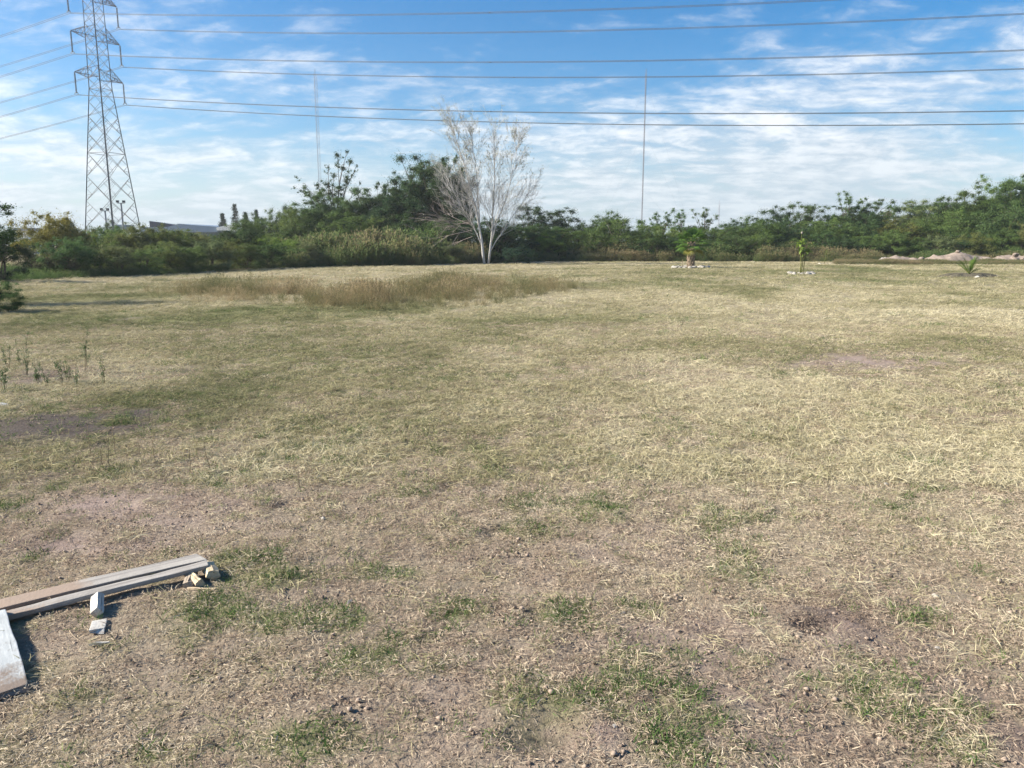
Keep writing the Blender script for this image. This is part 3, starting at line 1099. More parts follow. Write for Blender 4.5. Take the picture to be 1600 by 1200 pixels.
for i in range(4):
    proto('round', 6, 6, dome_clumps(6, 6, 10 + i, 96, .32, .04, (.10, .175), .28, 14), 40000, .105, 10 + i, .11, 3)
for i in range(3):
    proto('dense', 7, 5.5, dome_clumps(7, 5.5, 30 + i, 100, .36, .06, (.10, .18), .25, 12), 44000, .105, 30 + i, .14, 2)
for i in range(2):
    proto('open', 7, 5, dome_clumps(7, 5, 50 + i, 46, .50, .22, (.06, .14), .45, 14, (.8, .62), 0), 18000, .10, 50 + i, .12, 2, .95)
for i in range(3):
    proto('shrub', 2.6, 3.4, dome_clumps(2.6, 3.4, 70 + i, 40, .28, .0, (.10, .19), .45, 16), 18000, .058, 70 + i, .04, 5)
for i in range(2):
    proto('wispy', 3.4, 3.8, dome_clumps(3.4, 3.8, 90 + i, 46, .34, .02, (.07, .16), .5, 44), 24000, .060, 90 + i, .04, 5, .95)

for i in range(3):
    proto('big', 10.5, 9, dome_clumps(10.5, 9, 140 + i, 150, .34, .05, (.08, .145), .26, 18, (), 18), 115000, .125, 140 + i, .22, 2)
for i in range(2):
    proto('thick', 2.6, 3.4, dome_clumps(2.6, 3.4, 120 + i, 60, .36, .0, (.11, .20), .3, 20), 36000, .060, 120 + i, .05, 5)

BASE_COL = {
    'dark': (.052, .092, .040), 'green': (.092, .150, .054), 'olive': (.150, .178, .068), 'lime': (.170, .245, .050), 'grey': (.150, .140, .115),
    'yellow': (.210, .205, .055), 'blue': (.056, .112, .070), 'mid': (.122, .182, .060), 'pale': (.160, .198, .098)}
LOOK = {'dark': 'dark green', 'green': 'plain green', 'olive': 'olive', 'lime': 'bright lime green', 'grey': 'grey', 'yellow': 'yellow-green', 'blue': 'bluish green', 'mid': 'fresh green', 'pale': 'pale grey-green'}
SHAPE = {'big': 'broad', 'round': 'rounded', 'dense': 'dense', 'open': 'gappy', 'shrub': 'ragged', 'wispy': 'feathery', 'thick': 'thick'}
tr_rng = random.Random(5)


def plant(name, kind, px, top, Y, wpx, colour, label, group, cat='tree', vi=None):
    """a tree whose foot stands Y metres off; top and width were read off the photograph and turned into metres"""
    var = PROTO[kind]
    i = tr_rng.randrange(len(var)) if vi is None else vi
    h, w, tm, cm = var[i]
    p = at(px, top, Y)
    X = p.x
    H_ = max(p.z, .4)
    W_ = wpx * Y / FPX
    o = empty(name, (X, Y, gh(X, Y)), tr_rng.uniform(0, 6.28))
    o.scale = (W_ / w, W_ / w, H_ / h)
    t = mobj('trunk', tm, o); c = mobj('crown', cm, o)
    b = BASE_COL[colour]; q = tr_rng.uniform(.85, 1.18)
    c.color = (b[0] * q * tr_rng.uniform(.92, 1.1), b[1] * q, b[2] * q * tr_rng.uniform(.9, 1.12), 1)
    tag(c, kind='stuff')
    if group and '%' in label:
        label = label.replace('%', LOOK[colour] + ' ' + SHAPE[kind])
        group = group + ', ' + LOOK[colour] + ' ' + SHAPE[kind]
    tag(o, label, cat, group)
    return o


# back of the thicket on the right, along the skyline
G1 = 'trees along the skyline right of the bare white tree'
for px, top, Y, w, kd, co in ((828, 318, 88, 80, 'dense', 'dark'), (880, 324, 90, 90, 'dense', 'dark'), (925, 338, 92, 70, 'round', 'green'), (955, 324, 88, 70, 'round', 'green'),
                              (1030, 318, 90, 62, 'open', 'green')):
    plant('thicket_tree', kd, px, top, Y, w, co, '% skyline tree between the bare white tree and the fan palm', G1)
for px, top, Y, w in ((1062, 319, 92, 55), (1096, 318, 92, 56)):
    plant('gappy_tree', 'open', px, top, Y, w, 'green', 'gappy thin-leaved tree on the skyline right behind the fan palm', 'gappy trees behind the fan palm')
for px, top, Y, w, kd, co in ((1140, 338, 90, 80, 'round', 'dark'), (1172, 334, 91, 80, 'round', 'green'), (1210, 322, 90, 90, 'dense', 'dark'), (1254, 316, 89, 80, 'dense', 'green'), (1290, 332, 90, 70, 'round', 'dark')):
    plant('thicket_tree', kd, px, top, Y, w, co, '% skyline tree behind the slender yellow-green young tree', 'skyline trees behind the sapling')
plant('thicket_tree', 'open', 1322, 290, 87, 60, 'green', 'thin upright tree poking above the thicket behind the soil mounds', None, vi=0)
plant('thicket_tree', 'open', 1374, 292, 88, 76, 'green', 'thin forked tree with gaps standing out over the thicket left of the hill of trees', None, vi=1)
plant('thicket_tree', 'big', 1350, 312, 87, 120, 'dark', 'broad dark tree under the two thin treetops', None)
for px, top, Y, w, kd, co in ((1425, 308, 89, 110, 'big', 'pale'), (1470, 302, 88, 110, 'big', 'green'), (1515, 286, 88, 110, 'big', 'green'), (1560, 272, 90, 100, 'big', 'mid'),
                              (1600, 262, 88, 110, 'big', 'green'), (1650, 262, 86, 110, 'big', 'green'), (1720, 270, 85, 110, 'round', 'green')):
    plant('hill_tree', kd, px, top, Y, w, co, 'tall % tree of the rising clump behind the soil mounds', 'tall trees rising behind the soil mounds')
# middle rows on the right
for j, px in enumerate(range(800, 1720, 40)):
    t = np.interp(px, [800, 900, 1000, 1100, 1200, 1300, 1400, 1500, 1600, 1720], [345, 348, 346, 350, 345, 340, 335, 322, 312, 308]) + tr_rng.uniform(-8, 8)
    co = tr_rng.choice(['dark', 'green', 'mid', 'olive', 'green', 'dark'])
    where = 'left of the fan palm' if px < 1060 else ('behind the fan palm and the sapling' if px < 1330 else 'behind the soil mounds')
    plant('thicket_bush', tr_rng.choice(['round', 'round', 'dense']), px + tr_rng.uniform(-12, 12), t, 82 + tr_rng.uniform(-1.5, 2), tr_rng.uniform(80, 115), co,
          '% bush amid the thicket ' + where, 'middle bushes of the thicket ' + where, 'bush')
for j, px in enumerate(range(815, 1740, 34)):
    t = np.interp(px, [800, 1000, 1200, 1400, 1600, 1740], [366, 368, 366, 362, 348, 345]) + tr_rng.uniform(-9, 10)
    co = tr_rng.choice(['green', 'mid', 'olive', 'mid', 'pale', 'lime', 'dark'])
    where = 'left of the fan palm' if px < 1060 else ('behind the fan palm and the sapling' if px < 1330 else 'behind the soil mounds')
    plant('thicket_shrub', tr_rng.choice(['round', 'shrub', 'wispy']), px + tr_rng.uniform(-10, 10), t, 78.5 + tr_rng.uniform(-1, 1), tr_rng.uniform(55, 85), co,
          'low % shrub fronting the thicket ' + where, 'front shrubs of the thicket ' + where, 'shrub')

# the tall group left of the white tree
plant('broad_tree', 'big', 655, 236, 78, 140, 'dark', 'tall dark broad tree just left of the bare white tree', None, vi=0)
plant('broad_tree', 'big', 690, 233, 76, 115, 'dark', 'round dark tree pressed between the tall broad tree and the bare white tree', None, vi=2)
plant('broad_tree', 'big', 628, 270, 74, 110, 'dark', 'lower dark leafy tree in front of the tall dark broad tree', None, vi=1)
plant('broad_tree', 'big', 535, 300, 75, 110, 'green', 'broad green tree hiding the foot of the slim pointed tree', None, vi=2)
plant('broad_tree', 'big', 700, 243, 80, 110, 'dark', 'tall dark leafy tree standing right behind the bare white tree', None, vi=1)
plant('broad_tree', 'open', 608, 262, 77, 70, 'dark', 'leaning open tree at the left shoulder of the tall dark broad tree', None, vi=1)
plant('broad_tree', 'big', 612, 288, 76, 120, 'dark', 'dark round tree below the leaning open tree', None, vi=2)
plant('broad_tree', 'big', 565, 290, 77, 110, 'green', 'round green tree between the slim pointed tree and the broad dark one', None)
plant('broad_tree', 'big', 500, 292, 75, 120, 'green', 'round green tree at the foot of the slim pointed tree', None)
plant('broad_tree', 'round', 455, 322, 72, 90, 'mid', 'low round tree left of the slim pointed tree', None)
for px, top, w in ((470, 335, 90), (540, 325, 110), (585, 335, 100), (640, 330, 110), (690, 335, 100), (740, 335, 110), (780, 338, 90)):
    plant('understorey_bush', 'round', px, top, 71 + tr_rng.uniform(-1, 1), w, tr_rng.choice(['green', 'dark', 'dark', 'mid']), '% bush filling in under the tall trees left of the bare white tree',
          'bushes under the tall trees', 'bush')
for px, top, w, co in ((500, 358, 90, 'mid'), (560, 365, 80, 'olive'), (615, 362, 80, 'mid'), (660, 368, 80, 'green'), (705, 372, 70, 'pale')):
    plant('understorey_shrub', 'wispy', px, top, 66.5, w, co, '% shrub rising from the tall reddish weeds left of the bare white tree', 'feathery shrubs in the reddish weeds', 'shrub')
for px, top, w, co in ((395, 326, 60, 'dark'), (425, 322, 60, 'green'), (448, 318, 50, 'dark')):
    plant('far_tree', 'round', px, top, 100, w, co, 'distant tree between the conifers and the tall trees', 'distant trees right of the conifers')
plant('bright_shrub', 'shrub', 405, 360, 58, 90, 'lime', 'bright lime green rounded shrub right of the blue-roofed hall', None, 'shrub')
plant('bright_shrub', 'shrub', 440, 366, 58, 70, 'lime', 'smaller lime green shrub touching the bright rounded one', None, 'shrub')
plant('reed_bush', 'thick', 806, 384, 66, 48, 'blue', 'low dense dark green bush at the right foot of the bare white tree', None, 'bush')

# left thicket, nearer
plant('willow_bush', 'thick', 78, 328, 46, 112, 'yellow', 'large yellow-green fine-leaved bush left of the lattice tower', None, 'bush', vi=1)
plant('willow_bush', 'wispy', 112, 340, 47, 80, 'olive', 'olive feathery bush touching the large yellow-green one', None, 'bush', vi=1)
for px, top, Y, w, co in ((28, 360, 48, 80, 'olive'), (140, 355, 52, 80, 'mid'), (165, 357, 54, 70, 'green'), (192, 363, 52, 76, 'mid'), (225, 351, 52, 90, 'olive'), (262, 362, 53, 90, 'mid'), (300, 366, 55, 90, 'olive'),
                          (335, 369, 56, 90, 'mid'), (368, 362, 57, 80, 'dark'), (384, 346, 66, 66, 'green')):
    plant('hedge_bush', tr_rng.choice(['thick', 'wispy', 'thick']), px, top - 5, Y, w * 1.12, co, '% bush in the row just before the lattice tower and the blue-roofed hall', 'bushes in front of the lattice tower', 'bush')
for px, top, w, co, kd in ((52, 388, 76, 'grey', 'wispy'), (88, 392, 60, 'grey', 'wispy'), (108, 402, 50, 'grey', 'wispy')):
    plant('grey_shrub', kd, px, top, 39, w, co, 'greyish purple twiggy shrub at the edge of the field below the yellow-green bush', 'grey twiggy shrubs', 'shrub')
for px, top, w, co in ((105, 374, 76, 'green'), (150, 386, 66, 'mid'), (185, 388, 70, 'pale'), (222, 388, 66, 'mid'), (258, 382, 66, 'olive'), (290, 390, 66, 'green'), (325, 380, 66, 'pale'), (352, 378, 60, 'olive'),
                       (385, 386, 60, 'mid'), (420, 386, 60, 'green'), (455, 390, 56, 'mid'), (480, 384, 56, 'pale')):
    Y = float(edge((px - 800) / FPX)) + 1.4
    plant('field_edge_shrub', tr_rng.choice(['shrub', 'thick']), px, top - 6, Y, w * 1.15, co, 'low % shrub on the field edge before the hall and tower', 'low shrubs at the left field edge', 'shrub')
plant('near_shrub', 'thick', -8, 350, 34, 100, 'dark', 'dark shrub beside the grey twiggy ones', None, 'shrub')
plant('near_shrub', 'thick', -18, 436, 18.4, 104, 'green', 'low green shrub casting shade on the turf, nearer than the grey twiggy ones', None, 'shrub', vi=0)
plant('near_tree', 'open', -92, 275, 21, 190, 'dark', 'tree of which only the branch tips reach into the picture over the dark shrub', None, vi=0)


# the slim pointed tree
def slim_tree():
    Y = 79.0
    s = Y / FPX
    base = at(530, 405, Y)
    cl = []
    for px, py, rx, ry in ((528, 243, 9, 11), (548, 252, 7, 9), (535, 262, 11, 10), (524, 275, 9, 10), (545, 280, 11, 10), (513, 288, 12, 9), (532, 293, 16, 12), (552, 298, 14, 12), (505, 305, 14, 12),
                           (528, 312, 20, 14), (556, 314, 14, 12), (498, 320, 14, 12), (475, 292, 9, 9), (480, 300, 10, 7), (468, 298, 6, 6), (496, 288, 6, 6), (562, 300, 6, 8), (515, 262, 5, 6), (556, 268, 4, 5), (540, 236, 4, 6)):
        p = at(px, py, Y)
        cl.append(((p.x - base.x, tr_rng.uniform(-.7, .7), p.z), (rx * s, rx * s, ry * s)))
    for c, s_ in list(cl):      # loose sprays between the main clumps
        for _ in range(4):
            k = tr_rng.uniform(.35, .7)
            cl.append(((c[0] + tr_rng.gauss(0, .8) * s_[0], c[1] + tr_rng.gauss(0, .6) * s_[0], c[2] + tr_rng.gauss(-.2, .9) * s_[2]), (s_[0] * k, s_[1] * k, s_[2] * k)))
    o = empty('slim_tree', (base.x, Y, gh(base.x, Y)))
    mobj('trunk', limbs_mesh('trunk', cl[:20], 11.0, .16, 3, 1, None, 1.0), o)
    c = mobj('crown', crown_mesh('crown', cl, 11000, .115, 41), o)
    c.color = (.060, .100, .044, 1); tag(c, kind='stuff')
    tag(o, 'slim pointed dark tree standing out above the others left of the broad tree', 'tree')


slim_tree()


def conifer(px, top, Y, wpx, label, group, seed):
    p = at(px, top, Y)
    H_, W_ = p.z, wpx * Y / FPX
    r = np.random.default_rng(seed)
    o = empty('conifer', (p.x, Y, gh(p.x, Y)))
    mb = MB(); mb.tube([(0, 0, -.05), (0, 0, H_ * .97)], [W_ * .05, .02], 6)
    pos, nr = [], []
    for lv in np.linspace(.12, .97, 15):
        rad = W_ * .5 * (1.05 - lv) * r.uniform(.8, 1.15)
        for b in range(7):
            a = r.uniform(0, 6.28); e = Vector((math.cos(a) * rad, math.sin(a) * rad, H_ * lv - rad * .25))
            mb.tube([(0, 0, H_ * lv), e], [.04, .01], 3)
            k = 60
            t = r.uniform(.15, 1, k)
            pos.append(np.array([0, 0, H_ * lv]) * (1 - t)[:, None] + np.array(e) * t[:, None] + r.normal(0, .16, (k, 3)))
            nr.append(r.normal(0, .5, (k, 3)) + np.array([0, 0, 1]))
    pos = np.concatenate(pos); nr = np.concatenate(nr)
    v, f = leaf_cards(pos, nr, r.uniform(.14, .26, len(pos)), r, .5)
    mb.build('trunk', m_bark, o)
    c = mobj('crown', mesh_np('crown', v, f, m_leaf, np.repeat(r.uniform(.2, .7, len(pos)), 4)), o)
    c.color = (.030, .050, .038, 1); tag(c, kind='stuff')
    tag(o, label, 'tree', group)


conifer(347, 334, 150, 40, 'smaller dark conifer behind the white end of the blue-roofed hall', None, 1)
conifer(366, 319, 152, 36, 'tallest dark conifer right of the blue-roofed hall', None, 2)
conifer(383, 332, 150, 22, 'narrow dark conifer right of the tallest conifer', None, 3)
conifer(400, 328, 156, 26, 'dark conifer half merged with the distant trees', None, 4)


# ------------------------------------------------------------------ the bare white tree: several pale stems and fine twigs
def white_tree():
    Y = 66.0
    base = at(760, 411, Y)
    r = random.Random(12)
    root = empty('bare_white_tree', (base.x, Y, gh(base.x, Y)))
    leafpos = []

    def P(px, py, dy=0.0):
        p = at(px, py, Y)
        return Vector((p.x - base.x, dy, p.z))
    tw = MB()

    def grow(mb, p, d, ln, rad, lev, upb):
        """one wandering branch with side shoots"""
        n = 4 if lev < 3 else 3
        pts = [p.copy()]; dd = d.normalized()
        for i in range(n):
            dd = (dd + Vector((r.gauss(0, .07), r.gauss(0, .07), r.gauss(0, .05) + upb))).normalized()
            pts.append(pts[-1] + dd * ln / n)
        rads = [max(rad * (1 - .8 * i / n), .0055) for i in range(n + 1)]
        mb.tube(pts, rads, 5 if lev < 2 else 3, cap=False)
        if lev >= 2 and r.random() < .75:
            q = pts[-1]
            if q.z > 7.5 and r.random() < .7 or r.random() < .12:
                for _ in range(2): leafpos.append(pts[r.randint(1, n)] + Vector((r.gauss(0, .08), r.gauss(0, .08), r.gauss(0, .08))))
        if lev >= 4 or ln < .28: return
        k = (7, 6, 5, 4)[min(lev, 3)]
        for j in range(k):
            f = r.uniform(.22, 1.0)
            i = min(int(f * n), n - 1)
            q = pts[i].lerp(pts[i + 1], f * n - i)
            ax = (pts[i + 1] - pts[i]).normalized()
            sd = ax.orthogonal().normalized()
            sd.rotate(Matrix.Rotation(r.uniform(0, 6.28), 3, ax))
            nd = ax * math.cos(R(32)) + sd * math.sin(R(r.uniform(16, 36)))
            grow(mb, q, nd, ln * r.uniform(.38, .62), rad * .42, lev + 1, upb * .9)
    stems = [
        ([(757, 408), (752, 378), (745, 329), (727, 265), (712, 222), (705, 196)], .125, 0.2),
        ([(763, 408), (768, 372), (770, 330), (772, 270), (773, 206)], .115, -.2),
        ([(753, 384), (746, 368), (735, 345), (712, 308), (692, 265)], .06, .5),
        ([(768, 378), (776, 350), (790, 312), (800, 270), (808, 226)], .07, -.5),
        ([(767, 392), (774, 378), (792, 352), (812, 322), (828, 300)], .05, .3),
        ([(750, 362), (748, 335), (745, 298), (741, 250), (737, 212)], .065, .8)]
    for pts, rad, dy in stems:
        mb = MB()
        q = [P(px, py, dy * (409 - py) / 200) for px, py in pts]
        if pts[0][1] > 400: q[0].z = -.1
        m = len(q)
        # smooth the stem
        fine = []
        for i in range(m - 1):
            for t in (0, .5):
                fine.append(q[i].lerp(q[i + 1], t) + Vector((r.gauss(0, .05), r.gauss(0, .05), 0)) * (1 if i else 0))
        fine.append(q[-1])
        mb.tube(fine, [max(rad * (1 - .92 * i / (len(fine) - 1)), .012) for i in range(len(fine))], 7)
        mb.build('stem', m_whitebark, root, smooth=True)
        for j in range(int(21 + rad * 215)):
            f = r.uniform(.28, 1.0) * (len(fine) - 1)
            i = min(int(f), len(fine) - 2)
            p = fine[i].lerp(fine[i + 1], f - i)
            ax = (fine[i + 1] - fine[i]).normalized()
            sd = ax.orthogonal().normalized(); sd.rotate(Matrix.Rotation(r.uniform(0, 6.28), 3, ax))
            d = ax * .8 + sd * r.uniform(.22, .55)
            grow(tw, p, d, r.uniform(1.5, 3.0) * (1.15 - .6 * f / len(fine)), rad * .20 * (1.2 - f / len(fine)) + .007, 2, .05)
    tag(tw.build('twigs', m_paletwig, root), kind='stuff')
    # a dead spray low on the left
    dd = MB()
    for j in range(10):
        p = P(738, 362 + r.uniform(-25, 15), r.uniform(-.3, .3))
        grow(dd, p, Vector((-1, r.uniform(-.6, .6), r.uniform(-.35, .55))), r.uniform(2.2, 3.8), .03, 2, -.01)
    tag(dd.build('dead_branches', m_twig, root), 'greyish dead drooping branches', kind='stuff')
    n = np.random.default_rng(3)
    pos = np.array([tuple(p) for p in leafpos])
    v, f = leaf_cards(pos, n.normal(0, 1, (len(pos), 3)), n.uniform(.06, .12, len(pos)), n, .8)
    c = mobj('leaves', mesh_np('leaves', v, f, m_leaf, np.repeat(n.uniform(.3, 1, len(pos)), 4)), root)
    c.color = (.33, .345, .30, 1); tag(c, kind='stuff')
    tag(root, 'tall nearly leafless white-barked tree with several stems', 'tree')


white_tree()


# ------------------------------------------------------------------ planted palms and saplings with their stone rings
def rock_mesh(seed, mat):
    r = np.random.default_rng(seed)
    bm = bmesh.new(); bmesh.ops.create_icosphere(bm, subdivisions=2, radius=1.0)
    ph = r.uniform(0, 6, 6); ax = r.normal(0, 1, (5, 3)); ax /= np.linalg.norm(ax, axis=1, keepdims=True)
    cut = r.uniform(.55, .9, 5)
    for v in bm.verts:
        for a, c in zip(ax, cut):
            d = v.co.dot(Vector(a))
            if d > c: v.co -= Vector(a) * (d - c)
        v.co *= 1 + .08 * math.sin(v.co.x * 5 + ph[0]) * math.sin(v.co.y * 5 + ph[1])
    me = bpy.data.meshes.new('stone'); bm.to_mesh(me); bm.free(); me.materials.append(mat)
    return me


m_stone = mat_plain('stone_grey', (0.20, 0.19, 0.17), (0.40, 0.37, 0.33), 6, 0.9, 0.5)
m_stone2 = mat_plain('stone_pale', (0.28, 0.26, 0.235), (0.44, 0.41, 0.37), 6, 0.9, 0.4)
m_white = mat_plain('stone_white', (0.66, 0.64, 0.60), (0.82, 0.80, 0.76), 6, 0.8, 0.3)
ROCKS = [rock_mesh(i, m_stone) for i in range(4)]
ROCKS2 = [rock_mesh(20 + i, m_stone2) for i in range(3)]
ROCKW = rock_mesh(40, m_white)


def stone(me, x, y, s, label, group, zs=.62):
    o = mobj('stone', me, None, (x, y, gh(x, y) + s * zs * .35))
    o.scale = (s, s * tr_rng.uniform(.7, 1), s * zs); o.rotation_euler = (tr_rng.uniform(-.2, .2), tr_rng.uniform(-.2, .2), tr_rng.uniform(0, 6.28))
    return tag(o, label, 'stone', group)


def ring(cx, cy_, rad, n, label, group, s0=.10, s1=.2):
    for i in range(n):
        a = 6.283 * (i + tr_rng.uniform(-.25, .25)) / n
        q = rad * tr_rng.uniform(.9, 1.1)
        me = tr_rng.choice(ROCKS + ROCKS2)
        stone(me, cx + math.cos(a) * q, cy_ + math.sin(a) * q, tr_rng.uniform(s0, s1), label, group)


m_palmtrunk = mat_plain('palm_trunk', (0.10, 0.075, 0.055), (0.30, 0.235, 0.175), 7, 0.95, 0.8)
m_stub = mat_plain('palm_stub', (0.17, 0.13, 0.09), (0.42, 0.33, 0.24), 10, 0.9, 0.5)
m_palmleaf = mat_leaf('palm_leaf', (.75, .85, .7), (1.2, 1.15, 1.0), .35)
m_earth = mat_plain('mound_soil', (0.185, 0.145, 0.115), (0.32, 0.26, 0.21), 3.5, 0.95, 0.9, bdist=.05)
m_dark_earth = mat_plain('damp_soil', (0.055, 0.050, 0.034), (0.115, 0.10, 0.070), 5, 0.95, 0.9, bdist=.04)


def fan_palm():
    g = gp(1079, 419)
    r = random.Random(4)
    root = empty('fan_palm', (g.x, g.y, gh(g.x, g.y)))
    TH = 1.75
    mb = MB(); mb.tube([(0, 0, -.1), (.01, 0, .3), (-.02, 0, .9), (0, 0, TH)], [.27, .24, .22, .24], 12)
    mb.build('trunk', m_palmtrunk, root, smooth=True)
    for i in range(64):          # old leaf bases up the trunk
        z = .08 + (TH - .05) * i / 64
        a = i * 2.4
        d = Vector((math.cos(a), math.sin(a), 0)); s = Vector((-d.y, d.x, 0))
        b = d * .20 + Vector((0, 0, z)); e = d * (.29 + .03 * r.random()) + Vector((0, 0, z + .15))
        m2 = MB(); m2.hexa([b - s * .07, b + s * .07, b + s * .06 + d * .05, b - s * .06 + d * .05, e - s * .045 - d * .03, e + s * .045 - d * .03, e + s * .04, e - s * .04])
        m2.build('leaf_stub', m_stub, root)
    for i in range(30):
        el = R(78 - 112 * (i / 29) ** .9); a = i * 2.399 + r.uniform(-.2, .2)
        d = Vector((math.cos(a) * math.cos(el), math.sin(a) * math.cos(el), math.sin(el)))
        side = Vector((-math.sin(a), math.cos(a), 0)); up = side.cross(d) * -1
        if up.z < 0: up = -up
        pl = r.uniform(.55, .75)
        p0 = Vector((0, 0, TH - .08)) + d * .08; p1 = p0 + d * pl * .55 + Vector((0, 0, .03)); p2 = p0 + d * pl
        pet = MB(); pet.tube([p0, p1, p2], [.022, .016, .011], 4)
        fr = empty_part = None
        V, F_ = [], []
        nseg = 22; fl = r.uniform(.56, .74)
        for k in range(nseg):
            t = -1.75 + 3.5 * k / (nseg - 1)
            ln = fl * (1 - .16 * abs(t))
            dirv = (d * math.cos(t) + side * math.sin(t)).normalized()
            nrm = up
            sd = dirv.cross(nrm).normalized()
            wd = .030
            b0 = p2; m0 = p2 + dirv * ln * .55 + nrm * .03; e0 = p2 + dirv * ln + Vector((0, 0, -.10 - .06 * r.random()))
            n0 = len(V)
            V += [b0 - sd * .006, b0 + sd * .006, m0 + sd * wd + nrm * .012, m0 - nrm * .008, m0 - sd * wd + nrm * .012, e0]
            F_ += [(n0, n0 + 1, n0 + 2, n0 + 3), (n0, n0 + 3, n0 + 4), (n0 + 2, n0 + 5, n0 + 3), (n0 + 3, n0 + 5, n0 + 4)]
        me = mesh_np('frond', V, F_, m_palmleaf, np.random.default_rng(i).uniform(.2, .9, len(V)))
        f = mobj('frond', me, root)
        old = i > 27
        f.color = (.24, .23, .06, 1) if old else (.095, .175, .042, 1)
        po = pet.build('petiole', m_palmleaf, f); po.color = (.16, .17, .05, 1)
    tag(root, 'stout young fan palm with a stubby trunk and spreading green fronds', 'palm')
    ring(g.x, g.y, 1.15, 20, 'grey stone of the ring laid round the fan palm', 'stones ringing the fan palm', .15, .26)
    st = MB(); st.tube([(0, 0, -.05), (.02, 0, .62)], [.02, .016], 5)
    o = st.build('stake', m_stub, None, (g.x - .62, g.y - .1, gh(g.x, g.y))); tag(o, 'short thin wooden stake beside the fan palm trunk', 'stake')


fan_palm()


def big_leaf(base, d, ln, wd, droop, r):
    """a floppy oblong leaf with a folded midrib"""
    V, F_ = [], []
    d = d.normalized(); side = d.cross(Vector((0, 0, 1)))
    if side.length < .05: side = Vector((1, 0, 0))
    side.normalize()
    p = base.copy(); dd = d.copy(); n = 6
    for i in range(n + 1):
        t = i / n
        w = wd * math.sin(math.pi * min(.97, .08 + t * .9)) ** .7 * .5
        up = side.cross(dd).normalized()
        V += [p - side * w + up * w * .35, p.copy(), p + side * w + up * w * .35]
        dd = (dd + Vector((0, 0, -droop / n))).normalized(); p = p + dd * ln / n
    for i in range(n):
        b = i * 3
        F_ += [(b, b + 1, b + 4, b + 3), (b + 1, b + 2, b + 5, b + 4)]
    return V, F_


def leafy_plant(name, loc, stems, leaves, col, label, seed, ring_args=None):
    r = random.Random(seed)
    root = empty(name, loc)
    for pts, rad in stems:
        mb = MB(); mb.tube(pts, [rad * (1 - .5 * i / (len(pts) - 1)) for i in range(len(pts))], 6)
        o = mb.build('stem', m_palmleaf, root, smooth=True); o.color = (.20, .21, .07, 1)
        a = o.data.attributes.new('var', 'FLOAT', 'POINT'); a.data.foreach_set('value', np.full(len(o.data.vertices), .5, np.float32))
    for b, d, ln, wd, dr in leaves:
        V, F_ = big_leaf(Vector(b), Vector(d), ln, wd, dr, r)
        o = mobj('leaf', mesh_np('leaf', V, F_, m_palmleaf, np.random.default_rng(seed).uniform(.2, .9, len(V)), True), root)
        q = r.uniform(.75, 1.25)
        o.color = (col[0] * q, col[1] * q, col[2] * q, 1)
    tag(root, label, 'plant')
    return root


